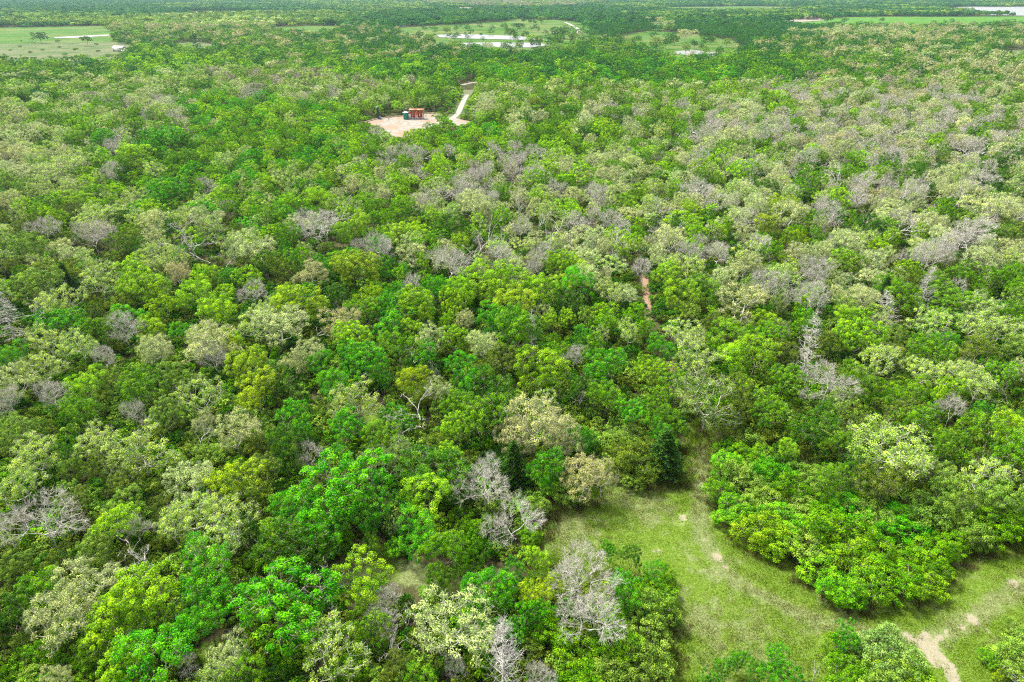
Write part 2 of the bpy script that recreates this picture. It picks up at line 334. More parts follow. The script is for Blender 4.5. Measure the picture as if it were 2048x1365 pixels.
# ---------------------------------------------------------------- the trees one can tell apart (pixel x, pixel y, crown width, kind+colour)
HAND = '''
85,1025,130,W 228,1040,95,B 273,1053,55,W 281,1112,60,N 380,1005,120,A 450,1030,110,A 433,1085,120,A 345,1040,80,A 404,1129,135,E 410,1222,95,E 545,1195,215,E
164,1152,115,P 111,1226,125,P 285,1168,150,B 216,1228,130,B 300,1232,110,G 300,1305,180,E 240,1330,100,B 458,1306,85,P 372,1325,42,W 425,1352,90,A 490,1342,90,G 67,1172,95,G 12,1225,90,D
111,1352,55,P 588,1003,110,E 690,960,190,E 745,1010,90,E 640,1040,110,E 560,1060,90,G 500,1050,60,D 852,975,110,B 831,1053,95,E 885,1085,90,G 784,1044,38,A 743,1085,42,G 970,958,100,W 1025,1030,100,W
728,1142,110,B 983,1172,100,E 875,1143,62,G 667,1196,52,N 772,1193,60,W 764,1245,60,W 816,1243,50,N 905,1242,170,P 660,1298,150,A 734,1245,90,G 998,1258,62,E 1005,1325,100,C 775,1322,42,N
910,1332,42,W 846,1360,80,G 793,1318,60,O 1160,1148,135,W 1188,1220,115,W 1261,1103,48,D 1217,1092,32,E 1311,1135,45,E 1255,1167,85,E 1070,1117,62,B 1023,1140,62,E 1070,1214,72,E 1023,1262,62,E
1082,1176,80,Y 1041,1243,26,W 1079,1352,52,W 1480,1308,36,E 1448,1325,38,E 1420,1355,44,E 1512,1335,42,E 1559,1300,42,E 1573,1342,85,E 1632,1350,30,N 1699,1263,56,E
1617,692,62,C 1787,622,55,K 1850,588,45,C 1656,761,82,W 1684,790,60,A 1536,642,60,B 1514,690,92,B 1470,705,80,B 1564,652,50,U 1567,695,62,O 1617,630,42,E 1695,628,62,B 1720,662,92,B 1752,712,95,A
1870,633,78,A 1764,640,46,P 1960,640,90,A 2005,650,85,A 2020,615,60,G 1893,678,52,E 1870,695,80,G 1959,690,92,O 1853,728,76,A 1925,730,90,A 1960,760,80,A 1898,770,62,B 2012,742,72,G 2040,733,42,P
1820,775,78,G 1842,828,84,G 1800,820,60,O 1906,808,52,W 1968,812,42,E 2022,790,26,N 1784,885,150,Q 1987,862,115,G 2026,850,70,B 1898,880,64,G 1570,745,74,G 1634,835,95,D 1540,800,80,G 1578,887,48,B
1776,950,110,O 1973,940,95,A 1667,951,80,G 1720,930,80,D 1860,930,80,M 1910,985,90,M 2020,985,95,M 1480,770,80,O
1008,636,64,E 1036,640,22,N 1080,620,46,A 1097,635,38,B 1136,625,42,B 1164,660,48,E 1064,678,32,C 1147,708,46,W 1083,725,102,B 1203,664,38,A 1258,656,56,A 1209,717,84,E 1158,763,62,D 1323,686,56,E
1384,668,62,A 1400,705,92,A 1318,738,70,B 1288,722,42,B 1212,778,72,G 1418,782,118,U 1156,802,28,N 1318,797,62,G 1270,814,72,E 1342,828,62,G 1320,858,52,E 1070,835,130,R 1022,864,74,R 1122,862,78,R
1170,866,48,E 1100,925,80,E 1165,935,90,R 1205,940,60,R 1328,915,86,J 1089,792,54,A 960,812,120,G 920,800,70,G
556,636,100,P 520,610,60,A 684,636,78,R 862,667,64,P 820,650,64,B 904,667,62,B 628,664,46,N 620,697,62,P 589,714,52,P 490,715,78,Y 510,765,95,Y 455,690,50,Y 639,717,52,E 728,711,92,E 550,745,84,D
667,756,74,E 795,683,84,G 826,753,74,Y 876,767,46,P 709,781,104,V 690,838,84,E 595,817,70,E 565,842,36,N 606,861,38,E 851,837,62,N 822,858,50,N 756,858,92,G 792,823,62,E 767,756,40,E 904,850,64,B 968,678,64,P
990,628,78,E 929,630,42,P 820,711,48,N 862,742,20,N 787,900,74,U 731,917,52,U 620,903,44,W 572,917,48,D 700,700,60,E 930,720,70,E 980,730,60,O 850,700,60,E 900,910,60,B 870,920,50,B 535,870,60,O
17,640,52,C 50,640,46,N 248,648,64,W 89,631,54,E 139,632,74,E 195,652,58,G 17,703,60,E 112,603,95,A 92,672,74,A 156,682,74,A 84,720,84,A 206,708,46,W 359,658,48,E 300,650,52,Y 297,680,60,A 418,675,110,P 425,708,60,W
460,675,52,B 167,759,74,B 164,816,64,G 273,767,88,G 267,822,48,W 103,783,58,W 17,794,48,W 33,748,74,P 401,783,98,A 470,851,92,P 404,838,42,P 394,888,30,N 275,880,130,A 180,872,84,A 61,900,95,Q 30,955,85,A
131,900,48,D 209,917,74,O 370,950,92,P 470,945,115,Y 78,852,42,G 340,740,70,M 220,750,50,M 330,820,70,M 30,850,60,M 240,960,70,O 320,1010,50,O 150,1000,70,O 520,930,70,O 190,1090,80,M 110,1110,60,O 20,1120,60,M
147,270,52,G 205,270,52,E 328,268,66,E 359,311,56,G 267,301,72,B 229,288,34,W 17,270,50,P 44,301,50,P 44,342,62,P 120,328,82,A 164,308,54,A 219,339,42,W 137,366,42,P 308,335,52,A 331,373,68,E 410,370,38,W
441,387,52,B 451,411,32,W 410,412,62,E 267,417,44,E 191,421,82,A 143,393,62,B 89,404,62,G 246,430,42,D 89,452,54,W 184,462,62,W 304,469,54,P 414,490,64,N 355,502,44,E 325,490,42,A 280,492,52,D 113,493,52,P
144,503,48,P 96,512,44,G 263,532,74,B 359,537,54,R 410,542,48,B 458,546,42,E 441,518,42,N 506,479,92,P 632,443,84,W 530,515,58,G 584,512,34,E 622,537,62,R 574,469,34,G 385,578,78,B 432,608,88,B 290,568,92,B
270,580,46,D 68,552,100,M 195,546,82,A 598,592,98,Y 670,578,54,D 506,578,52,W 684,457,54,B 684,523,48,Y 715,438,58,B 762,484,58,E 720,522,84,Y 820,479,62,A 720,488,28,W 919,476,48,B 953,472,24,W 901,518,80,W
823,560,42,W 922,568,78,B 874,568,34,E 796,573,44,E 1028,587,94,Y 1120,517,64,B 1155,532,56,B 1028,527,72,A 1000,486,54,A 1223,575,62,A 1284,532,38,W 1189,431,42,W 1254,397,48,B 1038,318,34,W 1144,600,64,D
1628,298,48,B 1727,311,46,B 1526,301,44,B 1656,383,48,B 1604,416,36,J 1567,404,62,Y 1533,441,54,Y 1779,469,54,B 1437,500,54,W 1522,489,48,W 1717,400,38,W 1782,407,60,P 1946,462,104,W 1973,404,92,P 1919,542,52,G
1741,447,62,D 1724,587,64,P 1491,587,100,P 1772,560,52,G 1368,577,84,B 1621,581,60,B 1430,640,60,O 1560,600,40,U 1300,480,50,A 1340,540,60,B
'''
SHRUBS = '''
1316,1172,80,B 1330,1215,60,B 1293,1229,105,M 1302,1290,115,M 1250,1300,110,G 1200,1310,110,G 1146,1300,110,G 1240,1350,120,M 1310,1350,100,M 1170,1355,100,G 1105,1265,90,G 1050,1300,90,M 1230,1240,80,B 1140,1260,60,O
1150,1360,80,G 1250,880,82,M 1264,918,86,O 1284,940,80,O 1225,900,60,M 1240,935,60,O 1300,890,60,O 1340,880,50,G 1265,955,50,M 1060,1060,60,G 1075,1020,60,M 1130,985,70,M 1105,965,60,G 1160,985,60,G
1448,898,50,G 1455,935,70,B 1440,975,70,B 1490,960,90,M 1475,1010,90,B 1530,1000,100,M 1520,1055,100,B 1570,1040,100,B 1555,1085,90,B 1610,1085,110,B 1600,1020,90,M 1640,1130,100,B 1670,1070,110,G 1680,1165,90,B
1710,1120,110,B 1700,1015,100,E 1740,1170,100,B 1760,1100,110,G 1800,1150,110,B 1840,1160,90,B 1790,1050,110,E 1850,1100,100,G 1850,1030,100,M 1900,1090,80,G 1920,1060,90,M 1880,1140,60,B 1950,1070,70,M 1990,1050,90,G
2040,1040,90,G 2090,1030,120,G 1940,1020,90,M 1540,950,80,E 1580,980,90,G 1640,1010,80,G 1620,960,80,M 1490,900,70,G 1460,870,60,O 1520,900,70,G 1570,920,70,D 1690,1190,60,B 1740,1020,90,M
1682,1302,70,G 1764,1290,95,S 1795,1320,125,S 1840,1348,105,B 1720,1340,110,M 1740,1300,80,S 1690,1362,80,G 1800,1370,120,B 1765,1375,110,M 2035,1300,95,M 2044,1262,56,M 1983,1311,40,B 2004,1349,28,Y 2060,1340,100,M 1990,1300,30,B
1330,1150,50,B 1290,1180,60,B
30,1290,90,M 90,1300,90,G 150,1300,90,G 60,1350,90,M 160,1350,80,O 20,1180,70,O 120,1170,60,M 330,1080,60,O 250,1110,60,O 350,930,60,M 430,900,70,M 520,880,80,O 480,900,60,M 560,890,60,O 330,960,60,O
610,1100,70,G 600,1080,70,B 670,1090,70,G 790,1100,50,B 930,1100,70,G 950,1060,70,G 920,1030,60,G 960,1110,60,D 590,1310,90,G 700,1350,80,G 780,1360,80,M 560,1340,70,D 860,1180,50,B 940,1120,60,G
'''
FIELDTREES = '''
77,68,24,T 172,76,18,D 858,72,32,G 893,56,15,M 838,67,20,D 1020,60,22,D 1035,49,16,T 1047,39,10,T 1060,39,9,T 1069,41,8,D 1083,36,15,M 1113,58,26,T 1130,60,24,D 1118,72,28,D 1144,70,20,M 1062,73,24,B 1078,76,18,G
1040,84,16,D 1065,81,14,T 1078,84,12,D 910,85,24,M 978,89,18,P 1012,86,20,G 950,92,26,D 884,90,20,T 1000,100,24,B 613,66,11,M 1296,36,11,P 1318,36,12,R 1341,44,20,P 1338,52,18,M 1372,64,30,R 1350,76,16,D 1312,80,26,M 1332,82,18,D
1390,84,14,T 1402,90,10,D 1422,76,12,T 1455,80,16,M 1372,92,16,M 1412,96,12,G 1384,108,14,R 1240,72,16,D 1262,80,18,M 1284,90,18,G 1225,88,16,G 1690,38,14,D 1655,33,22,D 2010,44,34,D 1905,40,10,D 1765,38,8,T 1868,44,9,D 1480,50,10,P 1098,76,7,D
930,66,6,T 940,66,5,D 962,68,6,T 1030,69,7,D 1046,68,7,T 1054,67,6,D
'''
FIELDSHRUBS = '''115,82,9,D 192,88,8,D 118,94,7,O 40,93,6,O 85,99,8,M 150,98,9,M 60,104,9,O 20,100,7,M 130,108,10,G 196,102,8,O 165,112,11,G 100,113,9,M 50,116,10,O 215,110,10,D'''
KIND = dict(W='bare', N='snag', C='conifer_dead', K='conifer_dead', J='juniper', P='budding', R='budding', Q='budding', U='budding', A='airy', V='airy')
COL = dict(A='L', Q='L', U='M', K='W', C='W', N='W', V='L')
NAME = dict(leafy='leafy_tree', airy='leafy_tree', budding='budding_tree', bare='bare_tree', conifer_dead='dead_conifer', snag='dead_snag', juniper='juniper_tree', shrub='shrub')
LOOK = dict(E='emerald-green leafy', G='mid-green leafy', B='bright lime-green leafy', Y='yellow-green leafy', D='dark green leafy', O='dark olive leafy', A='pale green leafy', V='pale green leafy',
            M='dull green leafy', P='cream-green budding', R='tan budding', Q='pale yellow-green budding', U='olive twiggy', W='bare grey', C='white cone-shaped dead', K='leaning white dead', N='dead branching', J='dark juniper', T='deep green leafy', S='silvery green')
def jit(c, a, rs): f = 1+rs.uniform(-a, a); return tuple(float(max(.002, k*f*(1+rs.uniform(-a, a)*.5))) for k in c)
trees = []      # dicts: x y D H kind code tint proto rot shrub
def parse(txt, shrub, field=False):
    for t in txt.split():
        a = t.split(','); px, py, wd, code = float(a[0]), float(a[1]), float(a[2]), a[3]
        z = 1.4 if shrub else 6.2
        for _ in range(4):
            p, dep = at(px, py, z); D = wd*dep/FPX*(1.02 if not shrub else 1.04)*(1.2 if field else 1)
            if shrub: H = (.55*D+.9)*rs.uniform(.8, 1.35) if not field else .5*D; z = H*.5
            elif code in 'CK': D *= 1.0; H = max(11.5, D*2.5) if code == 'C' else 8.5; z = H*.5
            elif code == 'J': H = max(4.5, D*1.25); z = H*.42
            elif code == 'N': H = max(4.5, D*1.05); z = H*.62
            else: H = 10.4*(D/8)**.55; z = H*.66
        kind = 'shrub' if shrub else KIND.get(code, 'leafy')
        trees.append(dict(x=p[0], y=p[1], D=D, H=H, kind=kind, code=code, px=px, py=py, w=wd, tint=jit(TINT[COL.get(code, code)], .12, rs), hand=True, field=field, ft=0))
parse(HAND, False); parse(SHRUBS, True)
for t in trees:
    if t['kind'] == 'shrub' and t['code'] == 'B' and rs.rand() < .4: t['code'] = 'GMG'[rs.randint(3)]; t['tint'] = jit(TINT[t['code']], .2, rs)
    elif t['kind'] == 'shrub' and t['code'] == 'B': t['tint'] = tuple(a*b for a, b in zip(t['tint'], [(rs.uniform(.5, .85)), rs.uniform(.78, .95), 1]))
NH = len(trees); parse(FIELDTREES, False, True); parse(FIELDSHRUBS, True, True)

# ---------------------------------------------------------------- the mix of colours over the rest of the wood (pixel x, y, colours to pick from)
ZONES = [tuple([float(a), float(b), c]) for a, b, c in (t.split(',') for t in '''
60,170,PMGDTA 200,170,PPAMGD 350,160,PAPMGD 500,150,PWMAG 650,180,PAMGW 100,230,AAPBG 300,220,PGAPW 450,215,BGEEB 600,220,BGBAE 700,230,GEBG 60,300,PPAAR 200,290,BGAPW 350,290,EGDBG 480,290,GBEGA 620,300,BAGEB
80,370,PAAMB 220,370,ABGA 360,370,EGBG 500,370,GBAE 640,380,AGBE 60,450,APBMO 200,460,PAWBO 340,460,ABPE 480,460,PAMBE 620,470,PWGAE 60,540,MOBA 200,540,ABOG 340,560,GBEA 480,560,BGAO 620,580,BEGA 60,620,AEGM
200,620,GEOM 350,640,AMOB 500,640,PAMO 100,720,AMMO 250,720,MOMP 400,740,AMOB 100,820,MOOM 250,840,MAMO 430,830,OMPO 80,960,AMMO 250,960,OMAO 450,900,OMMY 60,1100,OMOM 200,1120,OMMO 100,1250,MOGM 250,1250,BMGG
450,1100,GEOM 620,760,EGDE 760,780,EGDE 620,880,OMGD 800,900,GOED 900,780,GDEB 700,1080,EGDG 880,1080,GDEG 600,1250,EGDM 800,1280,GDOB 950,1300,GMBD
780,130,GBEGT 900,130,BGEDT 1020,140,GEBGD 780,190,BGAPM 860,190,GBMAD 1000,190,GMAPB 1120,190,GAMPO 820,300,PABGW 760,360,ABGPB 900,290,EBGB 1000,310,PABWB 900,370,APBPW 1040,370,PAWPA 820,440,ABPG 960,440,PPAWB 1100,450,APWP
900,560,BAGE 1000,560,AGBY 1060,500,PAAW 1120,600,AEGB 760,560,GBYE 760,640,EGBE 880,620,EGBP 1000,680,EDGO 1120,740,GMDE 1050,760,MGOA 960,900,DGOM 1250,280,GPAPM 1150,270,BGPDG 1200,340,GAPPB 1220,430,PAWBG 1180,500,PAPW
1240,600,APGM 1260,700,GEDA 1200,820,GOMD 1320,300,APGBW 1330,400,PWPBA 1340,480,PWAPB 1400,420,PWAPB 1400,560,GMAB 1450,620,AOGM 1350,200,PGBWM 1480,190,PGBPM 1600,180,PGWBR 1750,180,RPGMW 1900,180,RPGWM 2020,180,RPMGD
1450,280,PAWGP 1550,260,RPWPG 1700,260,PWRWPM 1850,260,PWRWM 2000,260,RPWGM 1480,350,PAPBW 1600,340,PWBPG 1750,340,PWPWG 1900,340,PWPMD 2020,340,PWMPD 1450,450,PAWPB 1560,470,YPAPG 1650,460,APWPG 1760,480,PPWPB 1880,400,PPWRW
1990,480,PWPMO 1450,540,WPGAP 1600,540,APWOP 1750,540,PPGMP 1880,560,PGOWM 2000,560,PMOGA 1450,720,GOBA 1600,640,OGWM 1500,840,GDOM 1660,880,GOMD 1750,640,MAOG 1850,660,OGMA 1980,700,OMAG 1750,780,OMDG 1900,800,GOMA 1960,900,GMOA
1150,140,EBGDT 1280,140,GDEGT 1420,140,BGDET 1550,130,GDTBG 1700,130,DTGRM 1850,120,DTRPM 2000,120,TRDMP 60,130,GDTBM 200,130,BGTDM 350,125,BGDTB 520,110,GBDTM 650,115,BGDRT
1250,90,DTTGM 1380,80,DTTRM 1500,75,DTTT 1620,80,DTTRM 1750,65,RPMRT 1900,65,RMDRT 2020,70,MDTR 300,70,GTDMR 450,70,GDTRM 600,80,DTGRM 720,75,DTTRG 1550,50,DTTT 1000,115,GDTTE 850,105,DTTGR
100,44,MRMT 300,45,RMMR 500,40,RPMR 650,35,RMTD 800,35,TTDT 1000,22,TDTT 1200,20,TDTT 1400,30,TDTM 1600,25,TTMM 1800,20,MTTT 2000,10,TTMT 200,20,TTDT 500,15,TTMT 800,12,RMTT 1050,5,WWRM 1300,8,TTMT 2000,36,DTTT 100,30,TMTR 1200,45,DTTT
'''.split())]
ZXY = np.array([(z[0], z[1]) for z in ZONES]); ZC = [z[2] for z in ZONES]
def codes_at(P, rs):
    u, v, d = px_of(P[:, 0], P[:, 1], 6.)
    u = np.clip(u, 0, 2048); v = np.clip(v, 0, 1365)
    sv = 1/(.06*v+5)                                   # finer steps near the horizon
    out = []
    for i in range(len(P)):
        su = .008 if v[i] < 130 else .0085; dd = ((ZXY[:, 0]-u[i])*su)**2+((ZXY[:, 1]-v[i])*sv[i])**2
        d2 = dd+rs.exponential(.8, len(dd))*.35; z = ZC[int(np.argmin(d2))]
        out.append(z[rs.randint(len(z))])
    return out

def scatter(y0, y1, step, rs, half=.80, pad=14):
    pts = []; y = y0
    while y < y1:
        xm = max(half*y+pad+12, min(.95*y+60, 150)); xs = np.arange(-xm, xm, step)+rs.uniform(0, step)
        p = np.stack([xs, np.full_like(xs, y)], 1)+rs.uniform(-.36, .36, (len(xs), 2))*step; pts.append(p); y += step*.88
    return np.vstack(pts)
P = np.vstack([scatter(4, 280, 5.9, rs), scatter(280, 500, 6.9, rs), scatter(500, 1250, 8.8, rs)]); bl_ = blocked(P, 2.6); stray = np.zeros(len(P), bool)
for Q in FIELD[2:5]: stray |= inside(P, Q)
for Q in POND: stray &= ~(inside(P, shore_(Q, 6)))
P = P[~bl_ | (stray & (rs.rand(len(P)) < .04))]
HX = np.array([(t['x'], t['y'], t['D']) for t in trees if t['kind'] != 'shrub'])
SX = np.array([(t['x'], t['y'], t['D']) for t in trees if t['kind'] == 'shrub'])
SPX = np.array([(t['x'], t['y']) for t in trees if t['code'] in 'CKWNV' and not t['field']])      # bleached trees stand at small gaps
nearm = P[:, 1] < 420; keep = np.ones(len(P), bool)
for i in np.where(nearm)[0]:
    d = np.hypot(HX[:, 0]-P[i, 0], HX[:, 1]-P[i, 1])
    if (d < HX[:, 2]*.34+1.8).any(): keep[i] = False; continue
    if P[i, 1] < 260 and (np.hypot(SPX[:, 0]-P[i, 0]-SPX[:, 0]*.045, SPX[:, 1]*.955-P[i, 1]) < 3.8).any(): keep[i] = False; continue
    d = np.hypot(SX[:, 0]-P[i, 0], SX[:, 1]-P[i, 1])
    if (d < SX[:, 2]*.3+1.8).any(): keep[i] = False
P = P[keep]; codes = codes_at(P, rs); fill = []
codes = [c if c not in 'PRA' or rs.rand() > .25 else 'BGGD'[rs.randint(4)] for c in codes]
for (x, y), c in zip(P, codes):
    D = float(np.clip(rs.normal(5.9, 1.5), 3.2, 9.5))*(1 if y < 280 else (1.15 if y < 500 else 1.5)); kind = KIND.get(c, 'leafy')
    if c in 'DOE' and rs.rand() < .03: kind = 'juniper'; c = 'J'
    if c == 'W' and rs.rand() < .25: kind = 'snag' if y < 300 else 'bare'
    if y < 130 and c in 'OM': D *= .8                   # low scrubby growth at lower left
    H = 10.4*(D/8)**.5*rs.uniform(.70, 1.2)
    if kind == 'juniper': D = rs.uniform(3.2, 4.8); H = rs.uniform(6, 9.5)
    if kind == 'snag': D = 5; H = rs.uniform(6, 9)
    u, v, d = px_of(x, y, H*.66)
    fill.append(dict(x=x, y=y, D=D, H=H, kind=kind, code=c, px=u, py=v, w=D*FPX/d, tint=jit(TINT[COL.get(c, c)], .14, rs), hand=False, field=False))
# the ones that show largest become things of their own, up to about 300 of a kind
inview = lambda t: -30 < t['px'] < 2078 and -30 < t['py'] < 1400
count = {}
for t in trees:
    if not t['field']: count[NAME[t['kind']]] = count.get(NAME[t['kind']], 0)+1
rest = []
for t in sorted(fill, key=lambda t: -t['w']):
    n = NAME[t['kind']]; cap = dict(leafy_tree=300, budding_tree=90, bare_tree=80, dead_snag=50, juniper_tree=30).get(n, 30)
    if inview(t) and t['y'] < 260 and count.get(n, 0) < cap: count[n] = count.get(n, 0)+1; trees.append(t)
    else: rest.append(t)
print('things', count, 'rest', len(rest))

# ---------------------------------------------------------------- labels
MARKS = [('the tall white cone-shaped dead tree', 1617, 692), ('the bare earth path gap', 1295, 600), ('the grass track mouth', 1395, 860), ('the big bare clearing-side tree', 1165, 1180),
         ('the twin grey bare crowns', 995, 995), ('the largest emerald tree', 690, 970), ('the dark emerald dome', 545, 1195), ('the broad grey bare dome', 85, 1025), ('the tan budding giant', 1070, 842),
         ('the contorted white snag', 851, 837), ('the lone lime-green round tree', 167, 759), ('the paired white dead trees', 30, 640), ('the big yellow-green tree', 500, 745), ('the pale forked tree', 709, 781),
         ('the large pale dome', 1784, 885), ('the gravel well pad', 820, 245), ('the purple-grey bare tree', 901, 518), ('the wide bare crown', 632, 443), ('the great grey crown', 1946, 462),
         ('the leaning white dead tree', 1787, 622), ('the dark lone conifer', 1604, 416), ('the white fan-shaped dead tree', 1005, 1325), ('the silvery shrub island', 1790, 1310), ('the thicket tip', 1690, 1195), ('the small dark snag', 414, 488), ('the bright twin crowns', 1120, 520),
         ('the far left pasture tree', 77, 68), ('the rear silvery pond', 960, 74), ('the winding pasture track', 1145, 52), ('the small muddy pond', 1390, 106), ('the bright strip field', 1800, 36), ('the leftmost rough pasture', 110, 98)]
own = {(m[1], m[2]): m[0] for m in MARKS}
ORD = ['nearest', 'second', 'third', 'fourth', 'fifth', 'sixth', 'seventh', 'eighth', 'ninth', 'tenth']+['%dth' % k for k in range(11, 60)]
DIRN = ['right of', 'above right of', 'above', 'above left of', 'left of', 'below left of', 'below', 'below right of']
buck = {}
NOTREE = {'the rear silvery pond', 'the winding pasture track', 'the small muddy pond', 'the bright strip field', 'the leftmost rough pasture', 'the gravel well pad', 'the bare earth path gap', 'the grass track mouth', 'the silvery shrub island', 'the thicket tip'}
for t in trees:
    dd = [((m[1]-t['px'])**2+(m[2]-t['py'])**2, m) for m in MARKS]; d, m = min(dd, key=lambda k: k[0])
    t['mark'] = None
    if d < 14**2 and t['hand'] and m[0] not in NOTREE and not any(q.get('mark') == m for q in trees): t['mark'] = m; continue
    ang = math.atan2(-(t['py']-m[2]), t['px']-m[1]); k = int(round(ang/(math.pi/4))) % 8
    look = LOOK[t['code']]; noun = 'shrub' if t['kind'] == 'shrub' else ('snag' if t['kind'] == 'snag' else 'tree')
    buck.setdefault((look, noun, m[0], DIRN[k]), []).append((d, t))
for (look, noun, m, dn), l in buck.items():
    for i, (d, t) in enumerate(sorted(l, key=lambda k: k[0])):
        t['label'] = '%s %s %s %s %s' % (ORD[i] if len(l) > 1 else 'only', look, noun, dn, m)
for t in trees:
    if t['mark']:
        t['label'] = t['mark'][0].replace('the ', '', 1)+', '+{'shrub': 'low and rounded'}.get(t['kind'], 'standing out among its neighbours')
GROUP = dict(leafy_tree='leafy trees of the near wood', budding_tree='half-leafed budding trees of the wood', bare_tree='bare grey trees of the wood', dead_snag='dead snags among the green crowns',
             dead_conifer='white dead conifers', juniper_tree='dark junipers of the wood', shrub='shrubs of the thickets', field_tree='scattered trees standing in the far pastures', field_shrub='low bushes dotted over the far left pasture')
# ---------------------------------------------------------------- plant the individual trees
def plant(t, rs):
    plist, D0, H0 = PROTO[t['kind']][t.get('proto', rs.randint(len(PROTO[t['kind']])))]
    n = NAME[t['kind']]
    if t['field']: n = 'field_shrub' if n == 'shrub' else 'field_tree'
    e = bpy.data.objects.new(n, None); e.empty_display_size = .5; C.objects.link(e)
    s = t['D']/D0*rs.uniform(.97, 1.03); e.location = (t['x'], t['y'], 0); q_ = rs.uniform(.86, 1.14); e.scale = (s*q_, s/q_, t['H']/H0)
    e.rotation_euler = (rs.uniform(-.03, .03), rs.uniform(-.03, .03), rs.uniform(0, 6.283))
    if t['code'] == 'K': e.rotation_euler = (-.05, -.24, 0.)
    e['label'] = t['label']; e['category'] = 'shrub' if 'shrub' in n else 'tree'; e['group'] = GROUP[n]
    for pn, me in plist:
        if 'shrub' in n and pn == 'trunk': pn = 'stems'
        o = bpy.data.objects.new(pn, me); C.objects.link(o); o.parent = e
        if pn == 'crown': o['tint'] = t['tint']
    return e
HINT = {(1617, 692): 0, (1787, 622): 0, (1005, 1325): 1, (17, 640): 2, (1850, 588): 1, (1064, 678): 0}
for t in trees:
    if t['kind'] == 'conifer_dead': t['proto'] = HINT.get((int(t['px']), int(t['py'])), 0)
    plant(t, rs)

# ---------------------------------------------------------------- stuff: fields of instances drawn by geometry nodes
def forms(colname, meshes):
    c = bpy.data.collections.new(colname)
    for i, me in enumerate(meshes): c.objects.link(bpy.data.objects.new('%s_form_%02d' % (colname, i), me))
    return c
def spread(name, label, cat, xyz, idx, scale, rotz, tint, coll):
    me = bpy.data.meshes.new(name); n = len(xyz); me.vertices.add(n); me.vertices.foreach_set('co', np.asarray(xyz, np.float32).ravel())
    def att(nm, ty, key, arr): me.attributes.new(nm, ty, 'POINT').data.foreach_set(key, np.ascontiguousarray(arr).ravel())
    att('form', 'INT', 'value', np.asarray(idx, np.int32)); att('size', 'FLOAT_VECTOR', 'vector', np.asarray(scale, np.float32))
    r = np.zeros((n, 3), np.float32); r[:, 2] = rotz; att('turn', 'FLOAT_VECTOR', 'vector', r)
    t4 = np.ones((n, 4), np.float32); t4[:, :3] = tint; att('tint', 'FLOAT_COLOR', 'color', t4)
    o = bpy.data.objects.new(name, me); C.objects.link(o); o['label'] = label; o['category'] = cat; o['kind'] = 'stuff'
    g = bpy.data.node_groups.new(name, 'GeometryNodeTree')
    g.interface.new_socket('Geometry', in_out='INPUT', socket_type='NodeSocketGeometry'); g.interface.new_socket('Geometry', in_out='OUTPUT', socket_type='NodeSocketGeometry')
    N, L = g.nodes, g.links; gi = N.new('NodeGroupInput'); go = N.new('NodeGroupOutput')
    ci = N.new('GeometryNodeCollectionInfo'); ci.inputs['Collection'].default_value = coll; ci.inputs['Separate Children'].default_value = True; ci.inputs['Reset Children'].default_value = True
    ip = N.new('GeometryNodeInstanceOnPoints'); ip.inputs['Pick Instance'].default_value = True
    def na(nm, ty): a = N.new('GeometryNodeInputNamedAttribute'); a.data_type = ty; a.inputs['Name'].default_value = nm; return a.outputs['Attribute']
    L.new(gi.outputs[0], ip.inputs['Points']); L.new(ci.outputs[0], ip.inputs['Instance']); L.new(na('form', 'INT'), ip.inputs['Instance Index'])
    er = N.new('FunctionNodeEulerToRotation'); L.new(na('turn', 'FLOAT_VECTOR'), er.inputs[0]); L.new(er.outputs[0], ip.inputs['Rotation'])
    L.new(na('size', 'FLOAT_VECTOR'), ip.inputs['Scale']); L.new(ip.outputs[0], go.inputs[0])
    md = o.modifiers.new('spread', 'NODES'); md.node_group = g
    return o
FORM = []; FK = {}
def addform(k, P_, b, t, D, H): FK.setdefault(k, []).append((len(FORM), D, H)); FORM.append(single(P_, 'wood_form', M[b], M[t]))
for i in range(6): addform('leafy', broadleaf(300+i, 8, 10, z0=.9+.4*(i % 3), spacing=1.0, nl=11+i, nleaf=56, rc=.52, lsize=.27, tw=(0, 0, 0, 0), flat=.75+.05*(i % 4)), 'bark', 'twig', 8, 10)
for i in range(3): addform('airy', broadleaf(320+i, 8, 10, z0=1.4, spacing=1.0, nl=14, nleaf=46, rc=.54, lsize=.25, tw=(5, .7, 1, .4), twr=.025), 'palebark', 'palebark', 8, 10)
for i in range(4): addform('budding', broadleaf(340+i, 8, 10, z0=1.4, spacing=.95, nl=15, nleaf=50, rc=.54, lsize=.22, tw=(5, .75, 2, .42), rt=.018, twr=.02), 'palebark', 'palebark', 8, 10)
for i in range(3): addform('bare', broadleaf(360+i, 8, 10, z0=2.4, spacing=1.0, nl=10, nleaf=10, rc=.7, lsize=.2, tw=(8, .85, 3, .5), rt=.026, twr=.026), 'palebark', 'palebark', 8, 10)
for i in range(2): addform('juniper', juniper(380+i, dens=.6), 'bark', 'bark', 5, 8)
addform('snag', snag(231, 8, 7, .24), 'bleached', 'bleached', 5, 8)
for i in range(2): addform('bush', broadleaf(395+i, 3.6, 2.6, z0=.2, spacing=.6, nl=6, nleaf=45, rc=.42, lsize=.26, tw=(0, 0, 0, 0), rt=.012, fork=.3, lean=.1, flat=.9), 'bark', 'bark', 3.6, 2.6)
